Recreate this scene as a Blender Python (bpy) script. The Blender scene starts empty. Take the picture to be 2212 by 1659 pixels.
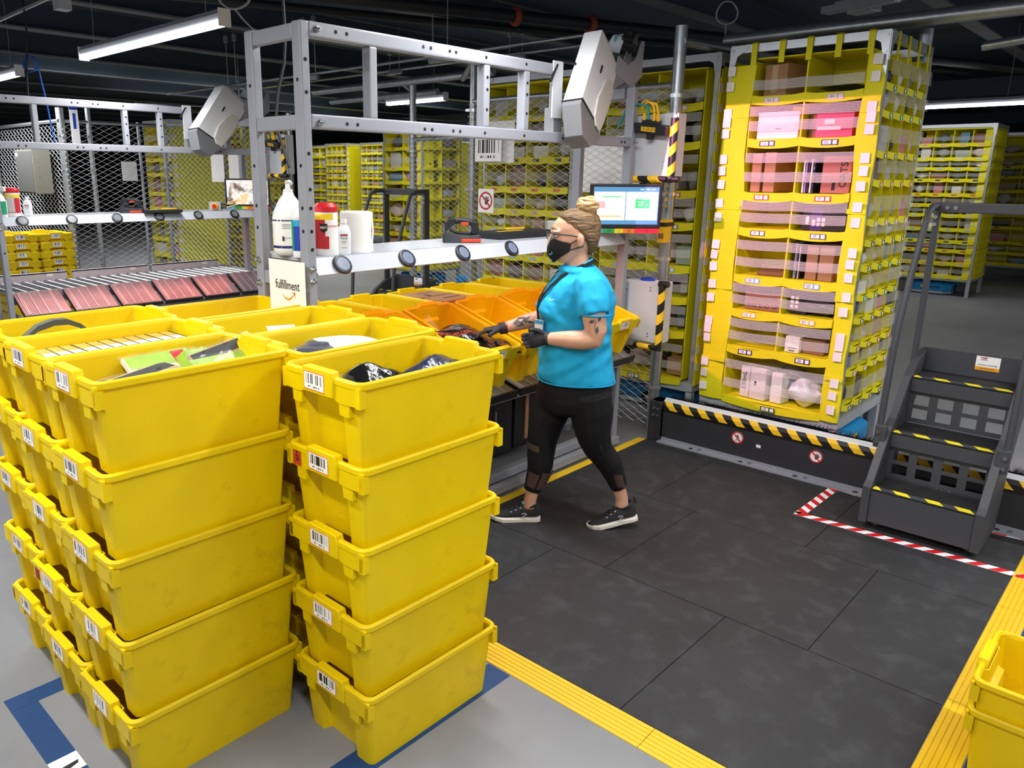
import bpy, bmesh, math, random
from mathutils import Vector, Matrix, Euler
random.seed(7)
R = math.radians
scene = bpy.context.scene
col = scene.collection

# ------------------------------------------------------------------ camera
cam_d = bpy.data.cameras.new('camera'); cam = bpy.data.objects.new('camera', cam_d); col.objects.link(cam)
scene.camera = cam
cam_d.sensor_width = 36.0; cam_d.lens = 36.0 * 1659.55 / 2212; cam_d.shift_x = (1106 - 970.37) / 2212; cam_d.shift_y = -(829.5 - 807.94) / 2212; cam_d.clip_start = .05; cam_d.clip_end = 200
def _cam():
    yaw, pitch, roll = R(44.1893), R(14.4629), R(-.4176)
    f = Vector((math.cos(yaw) * math.cos(pitch), math.sin(yaw) * math.cos(pitch), -math.sin(pitch)))
    r = Vector((math.sin(yaw), -math.cos(yaw), 0)); d = f.cross(r)
    rx = math.cos(roll) * r + math.sin(roll) * d; dy = -math.sin(roll) * r + math.cos(roll) * d
    m = Matrix((rx, -dy, -f)).transposed().to_4x4(); m.translation = Vector((0, 0, 1.862))
    cam.matrix_world = m
_cam()

# ------------------------------------------------------------------ world, exposure
world = bpy.data.worlds.new('hall_ambient'); scene.world = world; world.use_nodes = True
world.node_tree.nodes['Background'].inputs[0].default_value = (.88, .94, 1, 1)
world.node_tree.nodes['Background'].inputs[1].default_value = .2
vs = scene.view_settings
vs.view_transform = 'Standard'; vs.look = 'None'; vs.gamma = 1; vs.use_curve_mapping = False
vs.exposure = .3
LAMP = .5     # strength of every ceiling strip light

# ------------------------------------------------------------------ helpers
def lin(h):
    if isinstance(h, str):
        h = h.lstrip('#'); h = [int(h[i:i + 2], 16) / 255 for i in (0, 2, 4)]
    return tuple(((c / 12.92) if c <= .04045 else ((c + .055) / 1.055) ** 2.4) for c in h) + (1.0,)
MATS = {}
def mat(name, hexc, rough=.5, metal=0, var=0, scale=6, bump=0, bscale=60, alpha=1, emit=0, trans=0, spec=.5, coat=0, var_hex=None, sss=0, stretch=None, scuff=None, transl=0):
    if name in MATS: return MATS[name]
    m = bpy.data.materials.new(name); m.use_nodes = True; nt = m.node_tree; b = nt.nodes['Principled BSDF']; L = nt.links
    c = lin(hexc); b.inputs['Base Color'].default_value = c; b.inputs['Roughness'].default_value = rough; b.inputs['Metallic'].default_value = metal
    b.inputs['Specular IOR Level'].default_value = spec
    if coat: b.inputs['Coat Weight'].default_value = coat
    if trans: b.inputs['Transmission Weight'].default_value = trans
    if alpha < 1: b.inputs['Alpha'].default_value = alpha
    if sss:
        b.inputs['Subsurface Weight'].default_value = sss; b.inputs['Subsurface Radius'].default_value = (.02, .012, .004)
    if emit:
        b.inputs['Emission Color'].default_value = c; b.inputs['Emission Strength'].default_value = emit
    if var or bump or scuff:
        tc = nt.nodes.new('ShaderNodeTexCoord'); src = tc.outputs['Object']
        if stretch:
            mp = nt.nodes.new('ShaderNodeMapping'); mp.inputs['Scale'].default_value = stretch; L.new(src, mp.inputs[0]); src = mp.outputs[0]
    if var:
        n = nt.nodes.new('ShaderNodeTexNoise'); n.inputs['Scale'].default_value = scale; n.inputs['Detail'].default_value = 5; L.new(src, n.inputs['Vector'])
        r = nt.nodes.new('ShaderNodeValToRGB'); r.color_ramp.elements[0].position = .3; r.color_ramp.elements[1].position = .7
        c0 = lin(var_hex) if var_hex else tuple(x * (1 - var) for x in c[:3]) + (1,)
        r.color_ramp.elements[0].color = c0; r.color_ramp.elements[1].color = c if var_hex else tuple(min(1, x * (1 + var * .6)) for x in c[:3]) + (1,)
        L.new(n.outputs['Fac'], r.inputs[0]); L.new(r.outputs[0], b.inputs['Base Color'])
    if scuff:
        hx, sc_, lo, hi, amt = scuff
        n3 = nt.nodes.new('ShaderNodeTexNoise'); n3.inputs['Scale'].default_value = sc_; n3.inputs['Detail'].default_value = 9; n3.inputs['Roughness'].default_value = .65; L.new(src, n3.inputs['Vector'])
        mr = nt.nodes.new('ShaderNodeMapRange'); mr.inputs[1].default_value = lo; mr.inputs[2].default_value = hi; mr.inputs[4].default_value = amt; L.new(n3.outputs['Fac'], mr.inputs[0])
        mx = nt.nodes.new('ShaderNodeMix'); mx.data_type = 'RGBA'; mx.inputs[7].default_value = lin(hx); L.new(mr.outputs[0], mx.inputs[0])
        if b.inputs['Base Color'].links: L.new(b.inputs['Base Color'].links[0].from_socket, mx.inputs[6])
        else: mx.inputs[6].default_value = c
        L.new(mx.outputs[2], b.inputs['Base Color'])
    if transl:
        tr = nt.nodes.new('ShaderNodeBsdfTranslucent'); tr.inputs[0].default_value = c; ms = nt.nodes.new('ShaderNodeMixShader'); ms.inputs[0].default_value = transl
        L.new(b.outputs[0], ms.inputs[1]); L.new(tr.outputs[0], ms.inputs[2]); L.new(ms.outputs[0], nt.nodes['Material Output'].inputs['Surface'])
    if bump:
        n2 = nt.nodes.new('ShaderNodeTexNoise'); n2.inputs['Scale'].default_value = bscale; n2.inputs['Detail'].default_value = 3; L.new(src, n2.inputs['Vector'])
        bp = nt.nodes.new('ShaderNodeBump'); bp.inputs['Strength'].default_value = bump; bp.inputs['Distance'].default_value = .01
        L.new(n2.outputs['Fac'], bp.inputs['Height']); L.new(bp.outputs[0], b.inputs['Normal'])
    MATS[name] = m; return m

class G:
    """collects geometry for one mesh"""
    def __init__(s): s.v = []; s.f = []; s.mi = []; s.uv = {}
    def add(s, vs, fs, m=0):
        o = len(s.v); s.v += [tuple(v) for v in vs]
        for f in fs: s.f.append(tuple(i + o for i in f)); s.mi.append(m)
        return s
    def box(s, x0, x1, y0, y1, z0, z1, m=0):
        return s.add([(x0,y0,z0),(x1,y0,z0),(x1,y1,z0),(x0,y1,z0),(x0,y0,z1),(x1,y0,z1),(x1,y1,z1),(x0,y1,z1)],
                     [(0,3,2,1),(4,5,6,7),(0,1,5,4),(1,2,6,5),(2,3,7,6),(3,0,4,7)], m)
    def cbox(s, c, d, m=0): return s.box(c[0]-d[0]/2, c[0]+d[0]/2, c[1]-d[1]/2, c[1]+d[1]/2, c[2]-d[2]/2, c[2]+d[2]/2, m)
    def hexa(s, p, m=0):  # 4 bottom + 4 top points
        return s.add(p, [(0,3,2,1),(4,5,6,7),(0,1,5,4),(1,2,6,5),(2,3,7,6),(3,0,4,7)], m)
    def beam(s, p0, p1, w, h, up=(0,0,1), m=0):
        p0 = Vector(p0); p1 = Vector(p1); d = (p1 - p0).normalized(); u = Vector(up)
        if abs(d.dot(u)) > .99: u = Vector((1,0,0))
        r = d.cross(u).normalized(); u = r.cross(d)
        a = [r*-w/2+u*-h/2, r*w/2+u*-h/2, r*w/2+u*h/2, r*-w/2+u*h/2]
        return s.hexa([p0+q for q in a] + [p1+q for q in a], m)
    def loft(s, rings, cap0=True, cap1=True, m=0, close=True):
        n = len(rings[0]); o = len(s.v)
        for r in rings: s.v += [tuple(p) for p in r]
        for k in range(len(rings) - 1):
            for i in range(n if close else n - 1):
                j = (i + 1) % n; s.f.append((o+k*n+i, o+k*n+j, o+(k+1)*n+j, o+(k+1)*n+i)); s.mi.append(m)
        if cap0: s.f.append(tuple(o + i for i in reversed(range(n)))); s.mi.append(m)
        if cap1: s.f.append(tuple(o + (len(rings)-1)*n + i for i in range(n))); s.mi.append(m)
        return s
    def cyl(s, p0, p1, r, r1=None, n=12, m=0, cap=True):
        return s.tube([p0, p1], [r, r if r1 is None else r1], n, m, cap)
    def tube(s, pts, r, n=8, m=0, cap=True):
        pts = [Vector(p) for p in pts]; rs = r if isinstance(r, (list, tuple)) else [r] * len(pts); rings = []; u = None
        for i, p in enumerate(pts):
            d = (pts[min(i+1, len(pts)-1)] - pts[max(i-1, 0)]).normalized()
            if u is None:
                a = Vector((0,0,1)) if abs(d.z) < .9 else Vector((1,0,0)); u = d.cross(a).normalized()
            else:
                u = (u - d * u.dot(d)).normalized()
            w = d.cross(u)
            rings.append([p + (u*math.cos(2*math.pi*k/n) + w*math.sin(2*math.pi*k/n)) * rs[i] for k in range(n)])
        return s.loft(rings, cap, cap, m)
    def lathe(s, prof, n=20, c=(0,0,0), m=0, cap=True):
        return s.loft([[(c[0]+r*math.cos(2*math.pi*k/n), c[1]+r*math.sin(2*math.pi*k/n), c[2]+z) for k in range(n)] for r, z in prof], cap, cap, m)
    def ell(s, c, rad, n=12, k=8, m=0, rot=None):
        rings = []
        for i in range(k + 1):
            t = math.pi * (i + .02) / (k + .04) ; ring = []
            for j in range(n):
                a = 2*math.pi*j/n; p = Vector((rad[0]*math.sin(t)*math.cos(a), rad[1]*math.sin(t)*math.sin(a), -rad[2]*math.cos(t)))
                if rot: p = rot @ p
                ring.append(Vector(c) + p)
            rings.append(ring)
        return s.loft(rings, True, True, m)
    def prism(s, poly, a, b, axis='z', m=0):
        def P(p, h): return {'z': (p[0], p[1], h), 'y': (p[0], h, p[1]), 'x': (h, p[0], p[1])}[axis]
        return s.loft([[P(p, a) for p in poly], [P(p, b) for p in poly]], True, True, m)
    def quad(s, a, b, c, d, m=0, uv=None):
        s.add([a, b, c, d], [(0,1,2,3)], m)
        if uv: s.uv[len(s.f)-1] = uv
        return s
    def grid(s, fn, nu, nv, m=0):
        o = len(s.v)
        for i in range(nu + 1):
            for j in range(nv + 1): s.v.append(tuple(fn(i/nu, j/nv)))
        for i in range(nu):
            for j in range(nv):
                a = o + i*(nv+1) + j; s.f.append((a, a+nv+1, a+nv+2, a+1)); s.mi.append(m)
        return s
    def xf(s, M, start=0):
        for i in range(start, len(s.v)): s.v[i] = tuple(M @ Vector(s.v[i]))
        return s
    def mesh(s, name, smooth=None, bevel=0, seg=2, merge=False, fixn=True):
        me = bpy.data.meshes.new(name); me.from_pydata(s.v, [], s.f)
        if s.uv:
            ul = me.uv_layers.new(name='UVMap')
            for p in me.polygons:
                if p.index in s.uv:
                    for li, t in zip(p.loop_indices, s.uv[p.index]): ul.data[li].uv = t
        if max(s.mi, default=0) > 0: me.polygons.foreach_set('material_index', s.mi)
        if bevel or merge or fixn:
            bm = bmesh.new(); bm.from_mesh(me)
            if merge: bmesh.ops.remove_doubles(bm, verts=bm.verts, dist=1e-5)
            if fixn: bmesh.ops.recalc_face_normals(bm, faces=bm.faces)
            if bevel:
                es = [e for e in bm.edges if len(e.link_faces) == 2 and e.calc_face_angle(0) > R(35)]
                bmesh.ops.bevel(bm, geom=es, offset=bevel, segments=seg, profile=.6, affect='EDGES', clamp_overlap=True)
            bm.to_mesh(me); bm.free()
        if smooth:
            me.polygons.foreach_set('use_smooth', [True] * len(me.polygons)); me.set_sharp_from_angle(angle=R(smooth))
        me.update(); return me

def link(o, parent=None):
    col.objects.link(o)
    if parent: o.parent = parent
    return o
def obj(name, g, m, parent=None, loc=None, rot=None, smooth=None, bevel=0, seg=2, kind=None, label=None, merge=False, M=None):
    me = g.mesh(name, smooth, bevel, seg, merge) if isinstance(g, G) else g
    ms = m if isinstance(m, (list, tuple)) else [m]
    if len(me.materials) == 0:
        for x in ms: me.materials.append(x)
    o = link(bpy.data.objects.new(name, me), parent)
    if loc is not None: o.location = loc
    if rot is not None: o.rotation_euler = rot
    if M is not None: o.matrix_local = M
    if kind: o['kind'] = kind
    if label: o['label'] = label
    return o
def tag(o, label, cat, group=None, kind=None):
    o['label'] = label; o['category'] = cat
    if group: o['group'] = group
    if kind: o['kind'] = kind
    return o
def thing(name, label, cat, loc=(0,0,0), rz=0, group=None, M=None):
    o = link(bpy.data.objects.new(name, None)); o.location = loc; o.rotation_euler = (0, 0, rz); o.empty_display_size = .1
    if M is not None: o.matrix_local = M
    return tag(o, label, cat, group)
def struct(name, g, m, parent=None, **k):
    o = obj(name, g, m, parent, **k)
    if parent is None: o['kind'] = 'structure'
    return o
def dup(o, parent=None, label=None, group=None, skip=()):
    c = o.copy(); link(c, parent)
    if label: c['label'] = label
    if group: c['group'] = group
    for ch in o.children:
        if ch.name.split('.')[0] not in skip: dup(ch, c)
    return c
def basis(o, r, u):
    r = Vector(r).normalized(); u = Vector(u).normalized(); n = r.cross(u)
    m = Matrix((r, u, n)).transposed().to_4x4(); m.translation = Vector(o); return m
TXT = {}
def text_mesh(s, size, align='CENTER', ext=.0004, shear=0):
    k = (s, size, align, shear)
    if k not in TXT:
        cu = bpy.data.curves.new('t', 'FONT'); cu.body = s; cu.size = size; cu.align_x = align; cu.align_y = 'CENTER'; cu.extrude = ext; cu.resolution_u = 2; cu.shear = shear
        o = bpy.data.objects.new('t', cu); col.objects.link(o); bpy.context.view_layer.update()
        TXT[k] = bpy.data.meshes.new_from_object(o.evaluated_get(bpy.context.evaluated_depsgraph_get())); bpy.data.objects.remove(o)
    return TXT[k]
def text(name, s, size, M, m, parent, align='CENTER', bold=0):
    me = text_mesh(s, size, align).copy(); me.name = name; me.materials.clear(); me.materials.append(m)
    o = link(bpy.data.objects.new(name, me), parent); o.matrix_local = M; return o

# ------------------------------------------------------------------ materials
M_tote = mat('tote_yellow_plastic', '#fadb00', .42, var=.05, scale=5, spec=.4, scuff=('#a08a10', 7, .62, .8, .5), transl=.2)
M_tote2 = mat('tote_yellow_plastic_scuffed', '#f0cf00', .45, var=.1, scale=4, spec=.4, scuff=('#6f6214', 5, .57, .78, .6), transl=.18)
M_grey = mat('painted_steel_grey', '#9799a2', .42, var=.03, scale=3)
M_greyd = mat('painted_steel_midgrey', '#8d8f97', .45)
M_lightgrey = mat('light_grey_paint', '#c5c7cc', .4)
M_zinc = mat('galvanised_steel', '#b4b9bd', .35, .85, var=.12, scale=14)
M_alu = mat('aluminium', '#cfd2d6', .28, .8)
M_wire = mat('chain_link_wire', '#dfe3e6', .4, .25)
M_white = mat('white_paint', '#f2f2f4', .4)
M_whitep = mat('white_paper', '#f4f3f0', .7)
M_plasw = mat('white_plastic', '#f0f0ee', .35)
M_black = mat('black_plastic', '#1b1b1e', .45)
M_blackm = mat('black_metal', '#222226', .5, .2)
M_char = mat('charcoal_powder_coat', '#3c3d42', .55, bump=.15, bscale=400)
M_chard = mat('charcoal_dark', '#2a2a2e', .6, bump=.1, bscale=300)
M_rubber = mat('black_rubber', '#18181a', .7)
M_red = mat('red_plastic', '#c81420', .4)
M_redp = mat('red_print', '#c4222c', .6)
M_orange = mat('orange_print', '#f2a012', .6)
M_yel = mat('yellow_paint', '#dfb412', .5, scuff=('#8a7420', 14, .6, .75, .4))
M_hazy = mat('hazard_yellow', '#f6c21c', .5)
M_hazb = mat('hazard_black', '#131313', .5)
M_blue = mat('blue_robot_plastic', '#1b8fce', .4)
M_blued = mat('blue_print', '#1a3fae', .5)
M_card = mat('cardboard', '#a9805a', .75, var=.08, scale=9)
M_cardd = mat('cardboard_dark', '#8a6443', .75, var=.08, scale=9)
M_fab = mat('pod_fabric_yellow', '#e8dc00', .7, var=.05, scale=5, bump=.2, bscale=40)
M_print = mat('black_print', '#161616', .7)
M_chrome = mat('chrome', '#d8dade', .15, 1)
M_teal = mat('teal_cable', '#1d8f8a', .5)
M_yelc = mat('yellow_cable', '#f2b40a', .5)
M_green = mat('green_print', '#1f9a6e', .5)
M_screen = mat('screen_white', '#f3f6fa', .3, emit=.85)
M_scrblue = mat('screen_blue', '#4f83ad', .3, emit=.6)
M_scrgreen = mat('screen_green', '#4bcb78', .3, emit=.6)
M_scrred = mat('screen_pink', '#f0a0a4', .3, emit=.6)
M_scror = mat('screen_orange', '#f0a860', .3, emit=.6)
def m_clear(name, hexc, alpha, rough=.15):
    return mat(name, hexc, rough, alpha=alpha, spec=.8)
M_clear = m_clear('clear_film', '#d8d8dc', .07, .06)
def m_band():
    m = bpy.data.materials.new('elastic_band_net'); m.use_nodes = True; nt = m.node_tree; b = nt.nodes['Principled BSDF']
    b.inputs['Base Color'].default_value = lin('#e6e2de'); b.inputs['Roughness'].default_value = .6
    tc = nt.nodes.new('ShaderNodeTexCoord'); w = nt.nodes.new('ShaderNodeTexWave'); w.wave_type = 'BANDS'; w.bands_direction = 'Z'
    w.inputs['Scale'].default_value = 34; w.inputs['Distortion'].default_value = .6; nt.links.new(tc.outputs['Object'], w.inputs['Vector'])
    mr = nt.nodes.new('ShaderNodeMapRange'); mr.inputs[3].default_value = .07; mr.inputs[4].default_value = .4
    nt.links.new(w.outputs['Fac'], mr.inputs[0]); nt.links.new(mr.outputs[0], b.inputs['Alpha']); return m
M_band = m_band()
def m_barcode(name, border):
    m = bpy.data.materials.new(name); m.use_nodes = True; nt = m.node_tree; L = nt.links; b = nt.nodes['Principled BSDF']; b.inputs['Roughness'].default_value = .5
    uv = nt.nodes.new('ShaderNodeUVMap'); sp = nt.nodes.new('ShaderNodeSeparateXYZ'); L.new(uv.outputs[0], sp.inputs[0])
    def math_(op, a, v=None, c=None):
        n = nt.nodes.new('ShaderNodeMath'); n.operation = op
        for i, x in enumerate((a, v, c)):
            if x is None: continue
            if hasattr(x, 'links'): L.new(x, n.inputs[i])
            else: n.inputs[i].default_value = x
        return n.outputs[0]
    U, V = sp.outputs[0], sp.outputs[1]
    oi = nt.nodes.new('ShaderNodeObjectInfo')
    fl = math_('FLOOR', math_('MULTIPLY', U, 42)); wn = nt.nodes.new('ShaderNodeTexWhiteNoise'); wn.noise_dimensions = '2D'
    cx = nt.nodes.new('ShaderNodeCombineXYZ'); L.new(fl, cx.inputs[0]); L.new(oi.outputs['Random'], cx.inputs[1]); L.new(cx.outputs[0], wn.inputs['Vector'])
    bar = math_('GREATER_THAN', wn.outputs['Value'], .5)
    inx = math_('MULTIPLY', math_('GREATER_THAN', U, .1), math_('LESS_THAN', U, .9)); iny = math_('MULTIPLY', math_('GREATER_THAN', V, .34), math_('LESS_THAN', V, .88))
    bars = math_('MULTIPLY', bar, math_('MULTIPLY', inx, iny))
    fl2 = math_('FLOOR', math_('MULTIPLY', U, 60)); wn2 = nt.nodes.new('ShaderNodeTexWhiteNoise'); wn2.noise_dimensions = '1D'; L.new(fl2, wn2.inputs['W'])
    tx = math_('MULTIPLY', math_('GREATER_THAN', wn2.outputs['Value'], .45), math_('MULTIPLY', math_('MULTIPLY', math_('GREATER_THAN', V, .14), math_('LESS_THAN', V, .24)), math_('MULTIPLY', math_('GREATER_THAN', U, .2), math_('LESS_THAN', U, .8))))
    ink = math_('MAXIMUM', bars, tx)
    mx = nt.nodes.new('ShaderNodeMix'); mx.data_type = 'RGBA'; mx.inputs[6].default_value = lin('#f4f2ee'); mx.inputs[7].default_value = lin('#1d1b1b'); L.new(ink, mx.inputs[0])
    last = mx.outputs[2]
    if border:
        e = math_('MAXIMUM', math_('MAXIMUM', math_('LESS_THAN', U, .025), math_('GREATER_THAN', U, .975)), math_('MAXIMUM', math_('LESS_THAN', V, .05), math_('GREATER_THAN', V, .95)))
        m2 = nt.nodes.new('ShaderNodeMix'); m2.data_type = 'RGBA'; m2.inputs[7].default_value = lin(border); L.new(last, m2.inputs[6]); L.new(e, m2.inputs[0]); last = m2.outputs[2]
    L.new(last, b.inputs['Base Color']); return m
M_bar = m_barcode('barcode_label', '#e0662c'); M_bar0 = m_barcode('barcode_sheet', None)
def label_mesh(w, h, t=.0008, name='barcode_label', m=None):
    g = G(); g.box(-w/2, w/2, -h/2, h/2, 0, t); g.uv[1] = [(0,0),(1,0),(1,1),(0,1)]
    me = g.mesh(name, fixn=False); me.materials.append(m or M_bar); return me
def m_stripes(name, a, b_, scale, direction='DIAGONAL', rough=.5, rot=(0,0,0)):
    m = bpy.data.materials.new(name); m.use_nodes = True; nt = m.node_tree; L = nt.links; b = nt.nodes['Principled BSDF']; b.inputs['Roughness'].default_value = rough
    tc = nt.nodes.new('ShaderNodeTexCoord'); mp = nt.nodes.new('ShaderNodeMapping'); mp.inputs['Rotation'].default_value = rot; L.new(tc.outputs['Object'], mp.inputs[0])
    w = nt.nodes.new('ShaderNodeTexWave'); w.bands_direction = direction; w.inputs['Scale'].default_value = scale; L.new(mp.outputs[0], w.inputs[0])
    g = nt.nodes.new('ShaderNodeMath'); g.operation = 'GREATER_THAN'; g.inputs[1].default_value = .5; L.new(w.outputs['Fac'], g.inputs[0])
    mx = nt.nodes.new('ShaderNodeMix'); mx.data_type = 'RGBA'; mx.inputs[6].default_value = lin(a); mx.inputs[7].default_value = lin(b_); L.new(g.outputs[0], mx.inputs[0]); L.new(mx.outputs[2], b.inputs['Base Color']); return m
# ================================================================== setting
def m_floor():
    m = mat('concrete_floor', '#7f8083', .5, var=.13, scale=1.3, bump=.03, bscale=90, spec=.35, scuff=('#6d6e70', 2.2, .5, .75, .5)); return m
struct('floor', G().box(-6, 34, -6, 36, -.12, 0), m_floor())
M_deck = mat('dark_deck', '#34414e', .8, var=.1, scale=1.5)
M_beam = mat('ceiling_beam_grey', '#5d6167', .7, var=.08, scale=2)
M_walld = mat('far_wall_dark', '#2d3138', .8)
cl = struct('ceiling', G().box(-6, 34, -6, 36, 3.95, 4.05), M_deck)
g = G().box(-6, 34, -.09, .09, 0, .02).box(-6, 34, -.006, .006, .02, .33, 1); bme = g.mesh('beam'); bme.materials.append(M_beam); bme.materials.append(M_deck)  # shade painted in: web takes the dark deck colour, lit flange stays paler
for i, y in enumerate((-4.0, -1.85, .3, 2.4, 4.52, 6.75, 9.03, 11.05, 13.35, 15.25, 17.5, 19.7, 22, 24.2, 26.4, 28.7, 31, 33.2)):
    obj('beam', bme, M_beam, cl, loc=(0, y, 3.6))
g = G().box(-.1, .1, -6, 36, 0, .3); jme = g.mesh('girder')
for x in (17.0, 25.5): obj('girder', jme, M_deck, cl, loc=(x, 0, 3.3))
struct('wall_back', G().box(34, 34.2, -6, 36, 0, 4), M_walld); struct('wall_side', G().box(-6, 34, 36, 36.2, 0, 4), M_walld)

# --- strip lights
M_tube = mat('led_diffuser', '#f4f8ff', .4, emit=9)
M_housing = mat('light_housing', '#b9bcc2', .4)
def strip_light(x, y0, L, z, label, group, power, wires=True, rz=0, size=None):
    t = thing('ceiling_light', label, 'light', (x, y0, z), rz, group)
    obj('housing', G().prism([(-.035, .02), (-.045, .06), (-.02, .095), (.02, .095), (.045, .06), (.035, .02)], 0, L, 'y'), M_housing, t)
    obj('diffuser', G().prism([(-.042, .018), (-.03, -.012), (0, -.022), (.03, -.012), (.042, .018)], .015, L - .015, 'y'), M_tube, t, smooth=40)
    e = G().box(-.045, .045, -.008, .008, -.02, .095); em = e.mesh('end_cap')
    obj('end_cap', em, M_plasw, t); obj('end_cap', em, M_plasw, t, loc=(0, L, 0))
    if wires:
        for y in (.25, L - .25):
            obj('hanging_wire', G().tube([(0, y, .095), (.012, y, .4), (.0, y, 3.95 - z)], .003, 5), M_zinc, t)
    ld = bpy.data.lights.new('strip_lamp', 'AREA'); ld.shape = 'RECTANGLE'; ld.size = .09; ld.size_y = L - .05; ld.energy = power * LAMP; ld.color = (1, .995, .985); ld.spread = R(170)
    lo = link(bpy.data.objects.new('lamp_glow', ld), t); lo.location = (0, L / 2, -.03)
    return t
PW = 95
strip_light(3.02, 5.12, 2.46, 2.87, 'long lit LED strip light hanging above the left workstation', None, PW * 1.2)
strip_light(3.02, 9.3, 2.46, 2.87, 'lit strip light cut by the left edge of the photo', None, PW * 2)
strip_light(8.1, 7.98, 1.22, 2.9, 'short lit strip light seen through the ladder frame of the workstation', None, PW * .6)
strip_light(13.65, 2.12, 2.46, 2.9, 'lit strip light above the far pod on the right', None, PW * .45)
gl = 'strip lights outside the photo that light the work area'; ll = 'LED strip light overhead, out of the picture'
for x, y in ((3.02, .95), (.2, 2.0), (.2, -1.6), (3.02, -2.6), (8.6, -3.4), (6.3, -2.6), (-2.3, .9), (-2.3, 5.1)):  # unseen lamps; the off-row one at right is added to brighten the steps
    strip_light(x, y, 2.46, 2.95, ll, gl, PW * 1.25)
gl2 = 'unseen strip lights added over the pod field'; l2 = 'unseen strip light added to brighten the far pod field'
for x, y in ((4.6, 14.3), (7.6, 14.3), (13, 14.3), (7.6, 16.4), (13, 18.6), (14.5, 10), (10.6, 16.4), (17.5, 14.3)):  # fill lamps added above the beams, out of view, to brighten the background
    strip_light(x, y, 2.46, 3.83, l2, gl2, PW * 1.2, wires=False, rz=R(-90))
# big seam of bare light track and hangers above the tall pod
t = thing('light_track', 'bare metal light track hanging above the tall yellow pod', 'light fitting', (6.55, 2.02, 3.1), R(-18))
obj('track', G().box(-.05, .05, -.45, .45, 0, .05).box(-.03, .03, -.5, .35, .05, .07), M_alu, t)
obj('ballast', G().box(-.12, -.05, -.2, .12, -.03, .05).box(.05, .18, .1, .3, -.02, .04), M_zinc, t, bevel=.006)
obj('hanging_rod', G().cyl((0, .3, .05), (0, .3, .85), .006, n=6), M_zinc, t); obj('hanging_rod', G().cyl((0, -.3, .05), (0, -.3, .85), .006, n=6), M_zinc, t)

# --- overhead pipes and conduits
def pipe(name, label, cat, pts, r, m, extra=None, n=12):
    t = thing(name, label, cat, pts[0]); o = Vector(pts[0])
    obj('pipe', G().tube([Vector(p) - o for p in pts], r, n), m, t, smooth=50); return t
M_pipeb = mat('black_pipe', '#26282c', .5, .3)
M_pipor = mat('rust_red_clamp', '#9a3a22', .5)
pipe('conduit', 'thin metal conduit running on brackets under the ceiling beams', 'conduit', [(7.7, 4.9, 3.3), (7.75, 12.5, 3.3)], .018, M_zinc)
pipe('conduit', 'lower metal conduit crossing behind the left ladder frame', 'conduit', [(5.6, 3.9, 2.98), (5.6, 11.2, 2.98)], .016, M_zinc)
for k, (x, y, z) in enumerate(((7.7, 6.4, 3.3), (7.7, 8.6, 3.3), (5.6, 5.6, 2.98), (5.6, 7.7, 2.98), (5.6, 9.4, 2.98))):
    t = thing('conduit_hanger', ('strut hanger nearest the camera on the upper conduit', 'strut hanger farther along the upper conduit', 'strut hanger nearest the camera on the lower conduit', 'middle strut hanger on the lower conduit', 'strut hanger at the left part of the lower conduit')[k], 'hanger', (x, y, z), 0, 'conduit hangers under the beams')
    obj('channel', G().box(-.02, .02, -.14, .14, -.06, -.02), M_zinc, t)
    for s in (-.1, .1): obj('rod', G().cyl((0, s, -.05), (0, s, 3.6 - z), .005, n=6).box(-.02, .02, s - .02, s + .02, 3.5 - z, 3.58 - z), M_zinc, t)
pp1 = pipe('fence_rail', 'thick galvanised pipe rail over the tall yellow pod', 'pipe', [(5.98, 2.9, 2.87), (6.0, -1.2, 2.87)], .05, M_zinc)
pipe('fence_rail', 'galvanised brace pipe angling under the thick rail at upper right', 'pipe', [(6.4, 1.3, 2.72), (6.35, -.3, 2.86)], .03, M_zinc)
pipe('fence_rail', 'galvanised pipe from the tall post towards the pods', 'pipe', [(5.02, 2.74, 2.74), (6.6, 2.74, 2.8)], .03, M_zinc)
t = pipe('fence_post', 'galvanised post behind the top corner of the tall pod', 'post', [(6.3, 1.62, 0), (6.3, 1.62, 2.85)], .045, M_zinc)
t = pipe('sprinkler_pipe', 'black sprinkler main with rust red clamps under the ceiling', 'pipe', [(2.5, 6.9, 3.42), (14.5, 2.3, 3.42)], .06, M_pipeb)
for k in (.33, .40): 
    p = Vector((12, -4.6, 0)) * k
    obj('clamp', G().lathe([(.085, -.03), (.095, 0), (.085, .03)], 14), M_pipor, t, loc=p, rot=(0, R(90), R(-21)))
pipe('sprinkler_pipe', 'black branch pipe alongside the sprinkler main', 'pipe', [(3.2, 7.7, 3.5), (15, 3.2, 3.5)], .04, M_pipeb)
t = pipe('sprinkler_pipe', 'distant dark sprinkler pipe with red valve under the deck', 'pipe', [(6.0, 13.2, 2.95), (15, 11.6, 2.95)], .05, M_pipeb)
v = obj('valve_body', G().lathe([(.05, -.14), (.07, -.1), (.07, .1), (.05, .14)], 12), M_pipor, t, loc=(4.4, -.78, -.02)); obj('flange', G().lathe([(.1, -.02), (.1, .02)], 12), M_pipor, v, rot=(R(90), 0, 0))
for k in (.2, .6, .9): obj('hanging_rod', G().cyl((9 * k, -1.6 * k, 0), (9 * k, -1.6 * k, 1.0), .008, n=6), M_zinc, t)
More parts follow.
